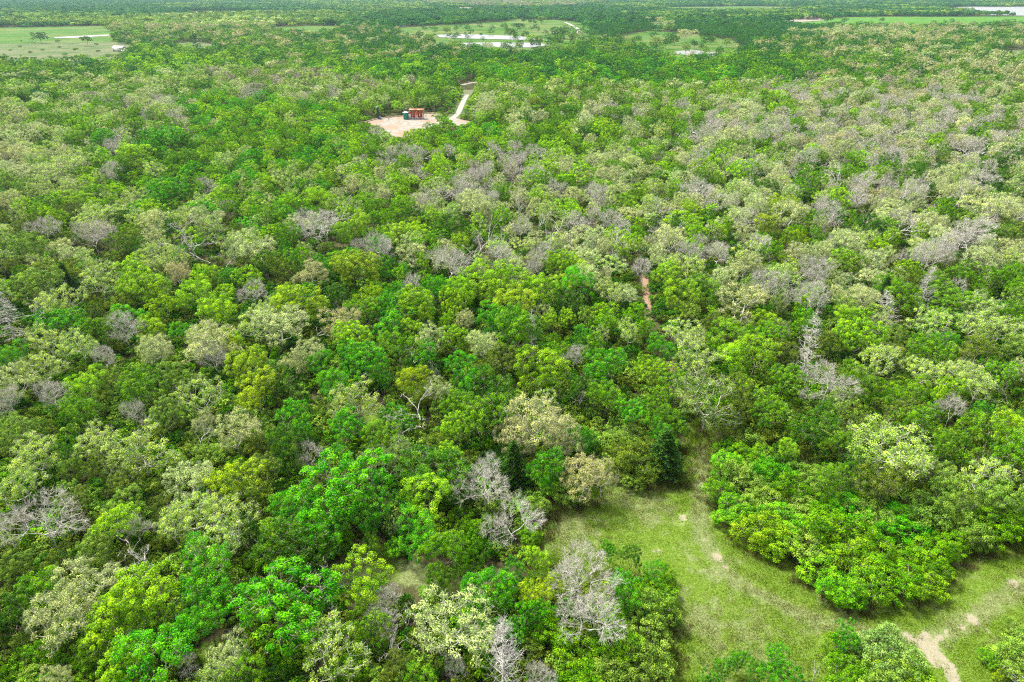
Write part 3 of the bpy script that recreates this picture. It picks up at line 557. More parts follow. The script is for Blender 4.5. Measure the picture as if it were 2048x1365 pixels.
# coarse crowns for beyond 420 m
for i in range(5): addform('farleafy', broadleaf(400+i, 8, 10, z0=.8, spacing=1.5, nl=13, nleaf=34, rc=.74, lsize=.48, tw=(0, 0, 0, 0)), 'bark', 'bark', 8, 10)
for i in range(3): addform('farpale', broadleaf(420+i, 8, 10, z0=1.2, spacing=1.4, nl=13, nleaf=34, rc=.74, lsize=.44, tw=(3, 1.0, 1, .6), twr=.05), 'palebark', 'palebark', 8, 10)
WOOD = forms('wood', FORM)
A = dict(p=[], i=[], s=[], r=[], t=[])
for t in rest:
    far = t['y'] > 430; k = t['kind']
    if far: k = 'farpale' if k in ('budding', 'bare', 'airy', 'snag') and t['code'] in 'PRWQNA' else ('farleafy' if k != 'juniper' else 'juniper')
    fi, D0, H0 = FK[k][rs.randint(len(FK[k]))]
    A['p'].append((t['x'], t['y'], 0)); A['i'].append(fi); s = t['D']/D0; q_ = rs.uniform(.82, 1.2); A['s'].append((s*q_, s/q_, t['H']/H0)); A['r'].append(rs.uniform(0, 6.28)); A['t'].append(t['tint'])
# low bushes on the road verge and along the front of the pad
VB = scatter(300, 470, 3.1, rs); rd = near_line(VB, ROAD); VB = VB[(inside(VB, ROADF) | inside(VB, PADF)) & ~inside(VB, PAD) & (edge_dist(VB, PAD) > 1.2) & (rd > 3.2)]
for x, y in VB:
    if rs.rand() < .75: fi, D0, H0 = FK['bush'][rs.randint(2)]; k = rs.uniform(.6, 1.05); A['p'].append((x, y, 0)); A['i'].append(fi); A['s'].append((k, k, k*rs.uniform(.7, 1.1))); A['r'].append(rs.uniform(0, 6.28)); A['t'].append(jit(TINT['BGM'[rs.randint(3)]], .15, rs))
# beyond: groves of many crowns
def grove(seed, n=26, size=62.):
    rs = np.random.RandomState(seed); Vs, Fs, Ts = [], [], []; o = 0; g = int(math.sqrt(n)); st = size/g
    for i in range(g+1):
        for j in range(g+1):
            D = rs.uniform(10, 18); H = rs.uniform(8, 15); c = np.array([(i-g/2+rs.uniform(-.4, .4))*st, (j-g/2+rs.uniform(-.4, .4))*st, H*.52])
            m = 90; d = unit(rs.normal(size=(m, 3))); d[:, 2] = np.abs(d[:, 2])*1.0-.25; q = c+d*np.array([D/2, D/2, H*.5])*rs.uniform(.75, 1.05, (m, 1))
            V, F = quads(q, d+rs.normal(size=d.shape)*.45+np.array([0, 0, .2]), D*.17, rs, .8); Vs.append(V); Fs.append(F+o); o += len(V)
            Ts.append(np.repeat(np.clip(rs.rand()*.8+.2*rs.uniform(0, 1, m), 0, 1), 4))
    return mesh_np('grove', np.vstack(Vs), np.vstack(Fs), [M['leaf']], tone=np.concatenate(Ts))
g0 = len(FORM)
GM = [grove(500+i) for i in range(5)]
for i, me in enumerate(GM): WOOD.objects.link(bpy.data.objects.new('wood_form_%02d' % (g0+i), me))
G = scatter(1240, 8200, 52, rs, half=.80, pad=40)
b = np.zeros(len(G), bool)
for Q in FIELD+POND: b |= inside(G, Q) | (edge_dist(G, Q) < 16)
gc = codes_at(G, rs)
for (x, y), c, bb in zip(G, gc, b):
    if bb: continue
    A['p'].append((x, y, 0)); A['i'].append(g0+rs.randint(5)); k = rs.uniform(.9, 1.1)*(1 if y < 4000 else 1.05); A['s'].append((k, k, rs.uniform(.65, .95))); A['r'].append(rs.uniform(0, 6.28)); A['t'].append(jit(tuple(q*.8 for q in TINT['M' if c == 'R' else COL.get(c, c)]), .16, rs))
print('wood', len(A['p']))
spread('wood', 'the rest of the mixed green and grey wood running back to the horizon', 'forest', A['p'], A['i'], A['s'], A['r'], A['t'], WOOD)

# undergrowth below the crowns
UF = [single(broadleaf(600+i, 3.6, 2.6, z0=.2, spacing=.6, nl=6, nleaf=55, rc=.42, lsize=.24, tw=(0, 0, 0, 0), rt=.012, fork=.3, lean=.1, flat=.9), 'bush', M['bark'], M['bark'], 3) for i in range(5)]
U = np.vstack([scatter(4, 150, 2.3, rs), scatter(150, 300, 3.6, rs), scatter(300, 470, 6, rs)]); U = U[~blocked(U, 1.3)]
cov = .5+.5*np.sin(U[:, 0]*.11+2*np.sin(U[:, 1]*.07))*np.sin(U[:, 1]*.13+1.3)
keep = rs.rand(len(U)) < np.where(U[:, 1] < 130, 1, .6+.4*cov); U = U[keep]; n = len(U)
pal = [TINT['O'], TINT['M'], TINT['G'], TINT['D'], TINT['O'], TINT['M']]
ut = np.array([jit(pal[rs.randint(6)] if yy < 110 else (TINT['D'], TINT['O'])[rs.randint(2)], .2, rs) for yy in U[:, 1]]); us = rs.uniform(.6, 1.25, (n, 3)); us[:, 1] = us[:, 0]  # farther bushes get darker tints, painting shade into the gaps between crowns
spread('undergrowth', 'dull green scrub growing under and between the trees', 'undergrowth', np.column_stack([U, np.zeros(n)]), rs.randint(0, 5, n), us, rs.uniform(0, 6.28, n), ut, forms('bush', UF))

# ---------------------------------------------------------------- ground
def ground_mat():
    m, N, L, P = mat('ground'); g = N.new('ShaderNodeNewGeometry')
    def noise(s, d=6, r=.6):
        n = N.new('ShaderNodeTexNoise'); n.inputs['Scale'].default_value = s; n.inputs['Detail'].default_value = d; n.inputs['Roughness'].default_value = r
        L.new(g.outputs['Position'], n.inputs['Vector']); return n.outputs['Fac']
    def ramp(f, stops):
        r = N.new('ShaderNodeValToRGB'); e = r.color_ramp.elements
        while len(e) < len(stops): e.new(.5)
        for k, (p, c) in enumerate(stops): e[k].position = p; e[k].color = (*c, 1)
        L.new(f, r.inputs[0]); return r.outputs[0]
    def mixc(f, a, b):
        x = N.new('ShaderNodeMix'); x.data_type = 'RGBA'; L.new(f, x.inputs[0]); L.new(a, x.inputs[6]); L.new(b, x.inputs[7]); return x.outputs[2]
    def attr(nm): a = N.new('ShaderNodeAttribute'); a.attribute_name = nm; return a.outputs['Fac']
    def math_(op, a, b):
        x = N.new('ShaderNodeMath'); x.operation = op; x.use_clamp = op != 'MULTIPLY' and False
        for s, v in zip(x.inputs, (a, b)):
            if isinstance(v, (int, float)): s.default_value = v
            else: L.new(v, s)
        return x.outputs[0]
    def sharp(att, nz, amt, lo, hi):
        v = math_('ADD', att, math_('MULTIPLY', math_('SUBTRACT', nz, .5), amt)); r = N.new('ShaderNodeMapRange'); r.inputs[1].default_value = lo; r.inputs[2].default_value = hi; L.new(v, r.inputs[0]); return r.outputs[0]
    fine = noise(5, 8, .75); mid = noise(.55, 6, .65); big = noise(.12, 4, .6)
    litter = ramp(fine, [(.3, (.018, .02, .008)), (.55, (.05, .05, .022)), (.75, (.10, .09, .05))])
    red = ramp(fine, [(.3, (.10, .065, .042)), (.7, (.25, .175, .125))])
    green = ramp(fine, [(.32, (.022, .044, .004)), (.5, (.07, .118, .013)), (.68, (.13, .19, .038))])
    dry = ramp(fine, [(.32, (.045, .058, .02)), (.5, (.105, .132, .048)), (.68, (.17, .195, .095))])
    soil = ramp(fine, [(.3, (.13, .12, .08)), (.7, (.23, .21, .155))])
    c = mixc(sharp(attr('dry'), mid, 2.4, .3, .75), green, dry)
    c = mixc(sharp(attr('bare'), noise(1.6, 7, .7), 1.3, .42, .62), c, soil)
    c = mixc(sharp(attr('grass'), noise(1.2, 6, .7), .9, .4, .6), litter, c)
    c = mixc(sharp(attr('track'), noise(1.1, 6, .7), 1.1, .4, .65), c, red)
    L.new(c, P.inputs['Base Color']); P.inputs['Roughness'].default_value = .95; P.inputs['Specular IOR Level'].default_value = .03
    bp = N.new('ShaderNodeBump'); bp.inputs['Strength'].default_value = .7; bp.inputs['Distance'].default_value = .12; L.new(fine, bp.inputs['Height']); L.new(bp.outputs[0], P.inputs['Normal'])
    return m
# near ground: a fine sheet whose cells know where grass, dry grass and bare soil are
x0, x1, y0, y1, st = -95., 110., 18., 215., .5
xs = np.arange(x0, x1+.1, st); ys = np.arange(y0, y1+.1, st); X, Y = np.meshgrid(xs, ys); PP = np.column_stack([X.ravel(), Y.ravel()])
hgt = .10*np.sin(X*.21+.7*np.sin(Y*.13))*np.sin(Y*.17+1)
fade = np.clip(np.minimum.reduce([X-x0, x1-X, Y-y0, y1-Y])/8, 0, 1); Z = hgt*fade-.12*(1-fade)+.0
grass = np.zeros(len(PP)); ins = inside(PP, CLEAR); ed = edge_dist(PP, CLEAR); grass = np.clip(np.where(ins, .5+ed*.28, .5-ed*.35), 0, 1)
pd = near_line(PP, PATH)
low = PATH[PATH[:, 1] < at(1350, 800)[0][1]+1]
grass = np.maximum(grass, np.clip(1.1-near_line(PP, poly('1385,835 1400,880 1412,920'))*.25, 0, 1))
for Q in GAPS: i_ = inside(PP, Q); e_ = edge_dist(PP, Q); grass = np.maximum(grass, np.clip(np.where(i_, .45+e_*.3, .45-e_*.4), 0, .62))
bare = np.zeros(len(PP)); dryv = np.zeros(len(PP))
def blob(arr, px, py, rw, amt):
    c, d = at(px, py); r = rw*d/FPX; q = np.exp(-(((PP[:, 0]-c[0])/r)**2+((PP[:, 1]-c[1])/(r*1.2))**2)*1.2)*amt; np.maximum(arr, q, out=arr)
for b_ in '1403,972,11,.8 1366,1036,12,.9 1362,1050,8,.6 1408,1082,9,.7 1435,1115,13,1.0 1450,1135,10,.9 1430,1147,9,.7 1440,1160,9,.7 1500,1170,9,.6 1520,1185,12,.6 1350,1100,10,.6 1315,1103,12,.7 1395,1040,7,.5 1290,1085,8,.5 1180,1086,10,.5 2027,1167,14,1.0 1945,1240,17,.9 1925,1255,12,.8 1880,1275,15,.75 1893,1268,12,.7 1815,1274,14,.95 1872,1281,8,.8 1850,1290,9,.8 1975,1262,9,.7 2000,1150,10,.4 1985,1200,12,.4 1640,1235,10,.5 1870,1310,13,1.0 1885,1330,13,1.0 1840,1280,7,.7 1570,1200,9,.5 1650,1286,9,.6 1990,1250,8,.5 1930,1345,9,.5 1960,1300,9,.4 1410,1000,8,.5 1385,1075,8,.4'.split():
    a_ = [float(k) for k in b_.split(',')]; blob(bare, *a_)
def streak(arr, s, wd, amt): np.maximum(arr, np.exp(-(near_line(PP, poly(s))/wd)**2)*amt, out=arr)
streak(bare, '1852,1268 1840,1285 1848,1305 1870,1330', .55, .9); streak(bare, '1862,1290 1875,1312 1900,1340 1908,1365', .8, 1.); streak(bare, '1480,1160 1530,1190 1590,1215 1650,1240', .7, .36)
for ln_ in ('1402,900 1405,960 1398,1040 1425,1120 1470,1165 1540,1200 1640,1245 1780,1275 1850,1285', '2300,1130 2048,1165 1960,1230 1880,1275 1850,1290'): streak(dryv, ln_, 1.5, .85); streak(bare, ln_, .7, .2)
streak(bare, '1405,890 1400,930 1404,970 1400,1040', .6, .3); streak(bare, '1905,1335 1906,1400', .5, .9)
track = np.zeros(len(PP)); streak(track, '1290,552 1292,590 1297,638', 1.05, .85)
streak(track, '1338,730 1352,768', 1., .7)
for b_ in '1150,1060,80,.75 1290,1010,70,.8 1230,990,60,.6 1400,1240,70,.8 1500,1270,90,.6 1600,1260,60,.5 1120,1090,50,.6 1700,1225,60,.5 1850,1215,60,.4 1440,1310,70,.5 1420,1120,70,.6 1640,1180,40,.7 1760,1200,50,.6 1920,1130,50,.5 2000,1290,60,.3 830,1147,60,1 690,1150,80,.9 960,1140,60,1'.split():
    a_ = [float(k) for k in b_.split(',')]; blob(dryv, *a_)
ny, nx = X.shape; V = np.column_stack([PP, Z.ravel()]); I = np.arange(ny*nx).reshape(ny, nx)
F = np.stack([I[:-1, :-1], I[:-1, 1:], I[1:, 1:], I[1:, :-1]], -1).reshape(-1, 4)
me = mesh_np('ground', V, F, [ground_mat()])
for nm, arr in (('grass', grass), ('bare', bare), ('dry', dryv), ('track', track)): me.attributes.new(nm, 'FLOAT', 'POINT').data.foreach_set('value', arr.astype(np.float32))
for p_ in me.polygons: p_.use_smooth = True
go = bpy.data.objects.new('ground', me); C.objects.link(go); go['kind'] = 'structure'; go['label'] = 'grass clearing and brown leaf-littered floor of the near wood'
def sheet(name, Q, z, m, label, sub=0, kind='structure'):
    me = bpy.data.meshes.new(name); me.from_pydata([(q[0], q[1], z) for q in Q], [], [tuple(range(len(Q)))]); me.materials.append(m); me.update()
    o = bpy.data.objects.new(name, me); C.objects.link(o)
    if kind: o['kind'] = kind
    o['label'] = label; return o
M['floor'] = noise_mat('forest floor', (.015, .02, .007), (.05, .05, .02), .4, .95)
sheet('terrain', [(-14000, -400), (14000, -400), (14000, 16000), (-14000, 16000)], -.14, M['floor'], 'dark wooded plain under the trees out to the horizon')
M['pasture'] = noise_mat('pasture', (.024, .070, .007), (.045, .10, .014), .03, .95, 7, c3=(.075, .098, .03), s3=.012)
M['rough'] = noise_mat('rough pasture', (.034, .065, .018), (.08, .10, .045), .06, .95, 8, c3=(.085, .095, .05), s3=.02)
M['lush'] = noise_mat('lush pasture', (.035, .10, .010), (.055, .13, .016), .03, .95, 7)
M['gravel'] = noise_mat('gravel', (.15, .145, .13), (.27, .26, .235), 1.2, .95, 8, .4)
M['pad'] = noise_mat('pad soil', (.13, .125, .11), (.21, .20, .18), .5, .95, 8, .3, c3=(.18, .13, .095), s3=.11)
fl = ['flat green pasture with a lone tree at the far left', 'rough pale pasture dotted with bushes at the far left', 'open pasture around the two silvery ponds', 'pasture beside the small muddy pond', 'small pasture strip between dark groves',
      'bright green field in front of the lake', 'thin far field near the horizon', 'small pasture left of the ponds', 'narrow pale glade at upper left', 'pale glade at the right edge', 'tiny glade beside the upper wood', 'thin distant glade at upper left', 'small brown glade at upper right']
for i, Q in enumerate(FIELD):
    sheet('field', Q, .1+.01*i, M[['pasture', 'rough', 'pasture', 'pasture', 'pasture', 'lush', 'pasture', 'pasture', 'rough', 'rough', 'pasture', 'pasture', 'rough'][i]], fl[i])
m, N, L, Pn = mat('water'); Pn.inputs['Base Color'].default_value = (.11, .115, .11, 1); Pn.inputs['Roughness'].default_value = .22; Pn.inputs['Specular IOR Level'].default_value = .25
nn = N.new('ShaderNodeTexNoise'); nn.inputs['Scale'].default_value = .6; gg = N.new('ShaderNodeNewGeometry'); L.new(gg.outputs['Position'], nn.inputs['Vector'])
bb = N.new('ShaderNodeBump'); bb.inputs['Strength'].default_value = .15; L.new(nn.outputs['Fac'], bb.inputs['Height']); L.new(bb.outputs[0], Pn.inputs['Normal']); M['water'] = m
pl = ['rear silvery pond in the open pasture', 'front silvery pond in the open pasture', 'small muddy pond at the right of the pastures', 'bright lake at the top right corner', 'long thin pale pond in the far left pasture']
def shore(Q, k):
    c = Q.mean(0); d = Q-c; return c+d*(1+k/np.maximum(np.linalg.norm(d, axis=1, keepdims=True), 1))
for i, Q in enumerate(POND):
    sheet('bank', shore(Q, 7 if i < 3 else (14 if i == 3 else 2)), .30, M['rough'], pl[i].replace('pond', 'pond bank').replace('lake', 'lake shore'))
    sheet('water', Q, .40, M['water'], pl[i])
def strip(name, Q, wd, z, m, label):
    L_, R_ = [], []
    for i in range(len(Q)):
        d = Q[min(i+1, len(Q)-1)]-Q[max(i-1, 0)]; d /= np.linalg.norm(d); n_ = np.array([-d[1], d[0]])*wd/2; L_.append(Q[i]+n_); R_.append(Q[i]-n_)
    V = [(*p, z) for p in L_]+[(*p, z) for p in R_]; k = len(Q)
    me = bpy.data.meshes.new(name); me.from_pydata(V, [], [(i, i+1, k+i+1, k+i) for i in range(k-1)]); me.materials.append(m)
    o = bpy.data.objects.new(name, me); C.objects.link(o); o['kind'] = 'structure'; o['label'] = label
def smooth(Q, n=6):
    out = []
    for i in range(len(Q)-1):
        p0, p1, p2, p3 = Q[max(i-1, 0)], Q[i], Q[i+1], Q[min(i+2, len(Q)-1)]
        for k in range(n):
            t = k/n; out.append(.5*((2*p1)+(-p0+p2)*t+(2*p0-5*p1+4*p2-p3)*t*t+(-p0+3*p1-3*p2+p3)*t**3))
    out.append(Q[-1]); return np.array(out)
sheet('well_pad', PAD, .06, M['pad'], 'pale caliche pad cleared in the wood')
strip('verge', smooth(poly('880,247 890,243 905,237 916,227 923,212 929,199 934,190 940,180')), 8, .03, M['rough'], 'weedy grass verge of the gravel lane')
strip('road', smooth(poly('872,250 890,243 905,237 916,227 923,212 929,199 934,190')), 2.9, .10, M['gravel'], 'white gravel lane leading from the pad into the trees')
strip('road', smooth(LEASE), 4, .02, M['gravel'], 'short pale stretch of lane seen between trees')
strip('road', smooth(poly('1130,46 1142,51 1156,60 1158,65 1150,67')), 6, .7, M['gravel'], 'winding pale track across the pasture')
strip('road', smooth(poly('238,100 256,104 275,110 285,108')), 7, .8, M['gravel'], 'pale track beside the white building')
sheet('yard', poly('1565,38 1600,35 1640,37 1650,42 1600,45 1570,43'), .6, M['pad'], 'bare brown yard near the far barns')

# ---------------------------------------------------------------- building blocks for made things
def box(x0, x1, y0, y1, z0, z1, bev=0):
    V = np.array([(x, y, z) for z in (z0, z1) for x, y in ((x0, y0), (x1, y0), (x1, y1), (x0, y1))], float)
    return V, np.array([(0, 3, 2, 1), (4, 5, 6, 7), (0, 1, 5, 4), (1, 2, 6, 5), (2, 3, 7, 6), (3, 0, 4, 7)])
def cyl(p0, p1, r0, r1=None, k=14, cap=True):
    """turned body with rounded ends, all quads"""
    p0, p1 = np.array(p0, float), np.array(p1, float); r1 = r0 if r1 is None else r1; d = unit(p1-p0); e = min(r0, r1)*.25 if cap else 0
    S_ = [(*p0, *p1, r0, r1)]
    if cap: S_ += [(*(p0-d*e), *p0, r0*.6, r0), (*(p0-d*e*1.3), *(p0-d*e), .001, r0*.6), (*p1, *(p1+d*e), r1, r1*.6), (*(p1+d*e), *(p1+d*e*1.3), r1*.6, .001)]
    return tubes(S_, k)
def made(name, pieces, m, parent=None, loc=(0, 0, 0), rz=0):
    V, F, I, t = merge([(v, f, 0, None) for v, f in pieces]); me = mesh_np(name, V, F, [m]); o = bpy.data.objects.new(name, me); C.objects.link(o)
    if parent: o.parent = parent
    else: o.location = loc; o.rotation_euler = (0, 0, rz)
    return o
def thing(name, label, cat, loc, rz=0, group=None):
    e = bpy.data.objects.new(name, None); C.objects.link(e); e.location = loc; e.rotation_euler = (0, 0, rz); e['label'] = label; e['category'] = cat
    if group: e['group'] = group
    return e
def paint(n, c, rough=.5, metal=0, var=.75): return noise_mat(n, tuple(k*var for k in c), c, 1.4, rough, 6, metal=metal)
M['orange'] = paint('orange paint', (.50, .15, .06)); M['red'] = paint('red paint', (.42, .03, .02)); M['white'] = paint('white paint', (.60, .60, .58)); M['teal'] = paint('green tank paint', (.01, .20, .12))
M['black'] = paint('dark steel', (.02, .028, .035), .45); M['steel'] = paint('galvanised steel', (.30, .31, .32), .4, .6); M['roof'] = paint('tin roof', (.30, .30, .29), .45, .3); M['tan'] = paint('tan wall', (.26, .22, .17), .9)
M['brownroof'] = paint('brown roof', (.14, .095, .07), .8); M['dark'] = paint('dark opening', (.012, .012, .014), .5)
def g(px, py): q = at(px, py)[0]; return (q[0], q[1], .06)
# well site
def unit_skid(x, label, left):
    e = thing('compressor_unit', label, 'compressor', g(x, 238), .06, 'orange and red machine units on the pad')
    made('skid', [box(-1.9, 1.9, -1.5, 1.5, .0, .3), box(-2.0, 2.0, -1.65, -1.5, .0, .4)], M['steel'], e)
    fr = [box(a-.11, a+.11, b-.11, b+.11, .3, 4.3) for a in (-1.75, 0, 1.75) for b in (-1.3, 1.3)]
    fr += [box(-1.95, 1.95, b-.16, b+.16, 4.3, 4.7) for b in (-1.3, 1.3)]+[box(-1.6, 1.6, b-.08, b+.08, 2.5, 2.7) for b in (-1.3, 1.3)]
    made('frame', fr, M['orange'], e)
    made('roof_panel', [box(-2.0, 2.0, -1.1, 1.1, 4.5, 4.62)], M['orange'], e)
    for k, a in enumerate((-.95, .75)): made('vessel', [cyl((a, 0, .5), (a, 0, 3.6 if k == left else 2.9), .55), cyl((a, 0, 3.5 if k == left else 2.8), (a, 0, 4.2), .12)], M['red'], e)
    made('motor', [box(-.4, .6, -1.25, -.6, .35, 1.35), cyl((-.6, -.9, .9), (.9, -.9, .9), .3)], M['red'], e)
    made('pipework', [cyl((-1.7, -1.55, .7), (1.7, -1.55, .7), .09, cap=False), cyl((1.2, -1.5, .4), (1.2, -1.5, 3.2), .09, cap=False), cyl((-1.3, -1.5, .4), (-1.3, -1.5, 2.4), .09, cap=False)], M['white'], e)
unit_skid(827, 'left orange framed machine unit with red vessels beside the green tank', 0)
unit_skid(841, 'right orange framed machine unit with red vessels at the pad', 1)
e = thing('storage_tank', 'squat green and white tank left of the orange machine units', 'tank', g(812, 239), .2)
made('shell', [cyl((0, 0, .25), (0, 0, 3.3), 1.35, k=24)], M['teal'], e); made('roof', [cyl((0, 0, 3.35), (0, 0, 3.75), 1.45, .5, k=24)], M['white'], e)
made('ladder', [box(1.36, 1.44, a, a+.06, 0, 4.1) for a in (-.25, .25)]+[box(1.37, 1.43, -.2, .26, z, z+.05) for z in np.arange(.3, 4, .35)], M['white'], e)
made('side_panel', [box(1.5, 2.6, -.5, .5, .3, 2.2)], M['white'], e)
e = thing('vent_stack', 'tall black cylindrical stack at the left end of the pad', 'stack', g(757, 239))
made('stack', [cyl((0, 0, .9), (0, 0, 5.4), .58, k=18), cyl((0, 0, 5.4), (0, 0, 5.9), .66, k=18)], M['black'], e); made('base', [cyl((0, 0, .05), (0, 0, .8), .35, .5), box(-.8, .8, -.8, .8, 0, .12)], M['black'], e)
made('valve_box', [box(.6, 1.2, -.3, .3, .1, 1.5), cyl((.5, 0, 1.2), (.9, 0, 1.2), .12)], M['steel'], e)
for a, b, l in ((782, 236, 'short post on the back edge of the pad, right of the black stack'), (852, 235, 'low valve post behind the right end of the orange units'), (778, 241, 'low pipe stub on the left half of the pad')):
    o = made('post', [cyl((0, 0, 0), (0, 0, 1.0), .12), box(-.25, .25, -.12, .12, .7, .95)], M['black'], loc=g(a, b)); o['label'] = l; o['category'] = 'post'
M['berm'] = noise_mat('berm soil', (.10, .075, .05), (.22, .175, .13), .8)
q = smooth(poly('728,246 760,238 800,233.5 868,227.5 888,235'), 5)
rsb = np.random.RandomState(3); o = made('berm', [tubes([(*a, -.1, *b, -.1, .62, .62) for a, b in zip(q[:-1], q[1:])], 10)], M['berm']); o['kind'] = 'structure'; o['label'] = 'low reddish earth berm round the back of the pad'
# far buildings
def house(px, py, w, d, h, rz, wall, roof, label, name='house', cat='house'):
    q = at(px, py)[0]; e = thing(name, label, cat, (q[0], q[1], 0), rz)
    made('wall', [box(-w/2, w/2, -d/2, d/2, 0, h)], wall, e)
    r = h*.55; V = np.array([(-w/2-.5, -d/2-.5, h-.1), (w/2+.5, -d/2-.5, h-.1), (w/2+.5, 0, h+r), (-w/2-.5, 0, h+r), (-w/2-.5, d/2+.5, h-.1), (w/2+.5, d/2+.5, h-.1)]); Vt = V+np.array([0, 0, .25])
    F = np.array([(0, 1, 2, 3), (3, 2, 5, 4)]); VV = np.vstack([V, Vt]); FF = np.vstack([F[:, ::-1], F+6, [(0, 1, 7, 6), (1, 2, 8, 7), (2, 5, 11, 8), (5, 4, 10, 11), (4, 3, 9, 10), (3, 0, 6, 9)]])
    made('roof', [(VV, FF)], roof, e)
    for k in range(max(2, int(w/4))): a = -w/2+1.2+k*(w-2.4)/max(1, int(w/4)-1 if int(w/4) > 1 else 1); made('window' if k else 'door', [box(a-.6, a+.6, -d/2-.05, -d/2+.1, .9 if k else .05, 2.2)], M['dark'], e)
house(240, 103, 11, 7, 3.2, -.15, M['white'], M['white'], 'white low building beside the pale track at the far left pasture')
house(252, 108, 7, 5, 2.4, -.3, M['white'], M['roof'], 'small white shed below the white low building', 'shed', 'shed')
house(760, 86, 12, 8, 3.4, .1, M['tan'], M['roof'], 'tan house with a pale tin roof between trees left of the ponds')
house(686, 92, 10, 7, 3.2, -.2, M['white'], M['roof'], 'house with pale tin roof left of the tan house')
house(1712, 31, 22, 12, 5, 0, M['white'], M['white'], 'white barn at the near edge of the bright strip field', 'barn', 'barn')
house(1588, 38, 34, 14, 5, .1, M['tan'], M['brownroof'], 'left brown barn in the bare yard at upper right', 'barn', 'barn')
house(1622, 40, 26, 12, 4.5, -.1, M['tan'], M['brownroof'], 'right brown barn in the bare yard at upper right', 'barn', 'barn')
house(932, 23, 34, 16, 6, .1, M['white'], M['tan'], 'pale farmhouse far behind the ponds, left one')
house(1012, 29, 30, 16, 6, -.1, M['tan'], M['brownroof'], 'tan farmhouse far behind the ponds, right one')
# cattle in the left pasture
def cow(px, py, rz, label):
    q = at(px, py)[0]; e = thing('cow', label, 'cow', (q[0], q[1], .1), rz, 'dark cattle in the far left pasture')
    b = [cyl((-.85, 0, 1.05), (.75, 0, 1.12), .42, .40), cyl((.7, 0, 1.25), (1.15, 0, 1.1), .24, .18), cyl((1.1, 0, 1.1), (1.5, 0, .75), .19, .12), cyl((-1.0, 0, 1.2), (-1.1, 0, .5), .04, .06)]
    b += [cyl((x, y, .75), (x+.03, y, 0), .13, .06) for x in (-.7, .6) for y in (-.24, .24)]
    made('body', b, M['black'], e); made('ear', [box(1.08, 1.14, -.32, .32, 1.18, 1.26)], M['black'], e)
for a, b, r, l in ((57, 86, .3, 'dark cow below the lone pasture tree, leftmost of four'), (64, 86, 2.8, 'dark cow second from the left below the lone pasture tree'), (69, 86.5, .1, 'dark cow third from the left below the lone pasture tree'), (43, 83.5, 1.2, 'single dark cow apart to the left of the other cattle')): cow(a, b, r, l)
# pipe gate at the bottom right corner
a = at(2006, 1352)[0]; b = at(2070, 1400)[0]; d = b-a; ang = math.atan2(d[1], d[0]); ln = float(np.linalg.norm(d))
e = thing('pipe_gate', 'pale metal pipe gate with white rails at the bottom right corner', 'gate', (a[0], a[1], 0), ang)
made('frame', [cyl((0, 0, .3), (0, 0, 1.45), .035, cap=False), cyl((ln, 0, .3), (ln, 0, 1.45), .035, cap=False), cyl((ln/2, 0, .3), (ln/2, 0, 1.45), .025, cap=False)], M['white'], e)
for k in range(6): made('rail', [cyl((0, 0, .32+.22*k), (ln, 0, .32+.22*k), .03, cap=False)], M['white'], e)
o = made('fence_post', [cyl((0, 0, -.1), (0, 0, 1.9), .09)], M['bleached'], loc=(a[0]-.25, a[1]+.1, 0)); o['label'] = 'weathered wooden post at the hinge end of the pipe gate'; o['category'] = 'fence post'

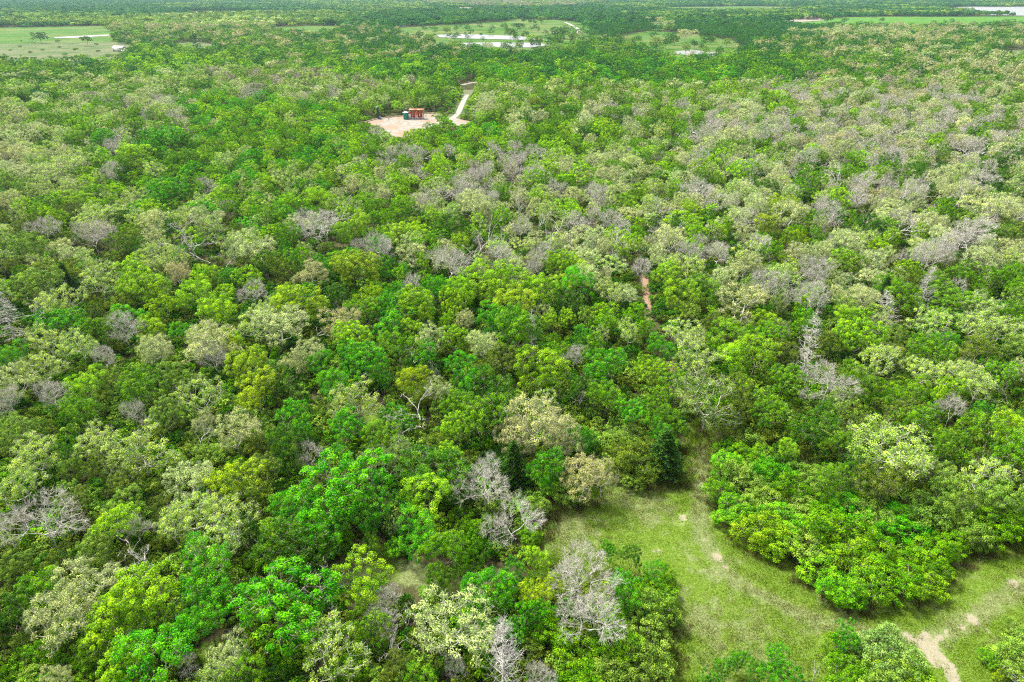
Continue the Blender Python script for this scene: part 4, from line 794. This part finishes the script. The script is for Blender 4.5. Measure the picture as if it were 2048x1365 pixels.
# ---------------------------------------------------------------- grass blades over the clearing
def tuft(seed, n=110, rad=.55, h=.16):
    rs = np.random.RandomState(seed); a = rs.uniform(0, 6.28, n); r = rad*np.sqrt(rs.rand(n)); c = np.column_stack([r*np.cos(a), r*np.sin(a), np.zeros(n)]); hh = h*rs.uniform(.5, 1.3, n)
    d = rs.normal(size=(n, 3))*.5; d[:, 2] = 1; d = unit(d)*hh[:, None]; s = np.column_stack([np.cos(a*3), np.sin(a*3), np.zeros(n)])*.018
    V = np.stack([c-s, c+s, c+d+s*.25+[0, 0, .0], c+d-s*.25], 1).reshape(-1, 3)
    return mesh_np('tuft', V, np.arange(n*4).reshape(-1, 4), [M['leaf']], tone=np.repeat(rs.rand(n), 4))
TF = [tuft(i) for i in range(4)]+[tuft(10+i, 70, .5, .45) for i in range(3)]
T_ = scatter(20, 105, .8, rs); T_ = T_[(inside(T_, CLEAR))]
iy = np.clip(((T_[:, 1]-y0)/st).astype(int), 0, ny-1); ix = np.clip(((T_[:, 0]-x0)/st).astype(int), 0, nx-1)
bv = bare.reshape(ny, nx)[iy, ix]; dv = dryv.reshape(ny, nx)[iy, ix]; k = bv < .35; T_, dv = T_[k], dv[k]
e_ = edge_dist(T_, CLEAR); patch = .5+.5*np.sin(T_[:, 0]*.9+np.sin(T_[:, 1]*.7)*2)*np.sin(T_[:, 1]*1.1+np.sin(T_[:, 0]*.5)*2)
isd = (dv*.9+patch*.5+rs.normal(size=len(T_))*.16) > .62; edge = (e_ < 1.6+rs.rand(len(T_))*1.2)
gt = np.where(isd[:, None], srgb(160, 178, 92, .42), srgb(132, 184, 40, .42)); gt = np.where((edge & (rs.rand(len(T_)) < .6))[:, None], srgb(128, 122, 66, .34), gt)*rs.uniform(.8, 1.2, (len(T_), 1))
gi_ = np.where(edge, 4+rs.randint(0, 3, len(T_)), rs.randint(0, 4, len(T_)))
spread('grass', 'short mottled grass blades covering the clearing', 'grass', np.column_stack([T_, np.full(len(T_), .0)]), gi_, np.column_stack([rs.uniform(.8, 1.3, len(T_))]*3), rs.uniform(0, 6.28, len(T_)), gt, forms('tuft', TF))

# ---------------------------------------------------------------- air
V, F = box(-15000, 15000, -500, 17000, -1.2, 66)
hz = made('haze', [(V, F)], M['white']); hz['kind'] = 'stuff'; hz['label'] = 'thin bluish air between the camera and the far woods'; hz['category'] = 'haze'
m = bpy.data.materials.new('haze'); m.use_nodes = True; m.node_tree.nodes.clear(); N = m.node_tree.nodes
ou = N.new('ShaderNodeOutputMaterial'); pv = N.new('ShaderNodeVolumePrincipled'); pv.inputs['Color'].default_value = (.5, .78, .95, 1); pv.inputs['Density'].default_value = .00004; pv.inputs['Anisotropy'].default_value = .2
m.node_tree.links.new(pv.outputs[0], ou.inputs['Volume']); hz.data.materials.clear(); hz.data.materials.append(m)
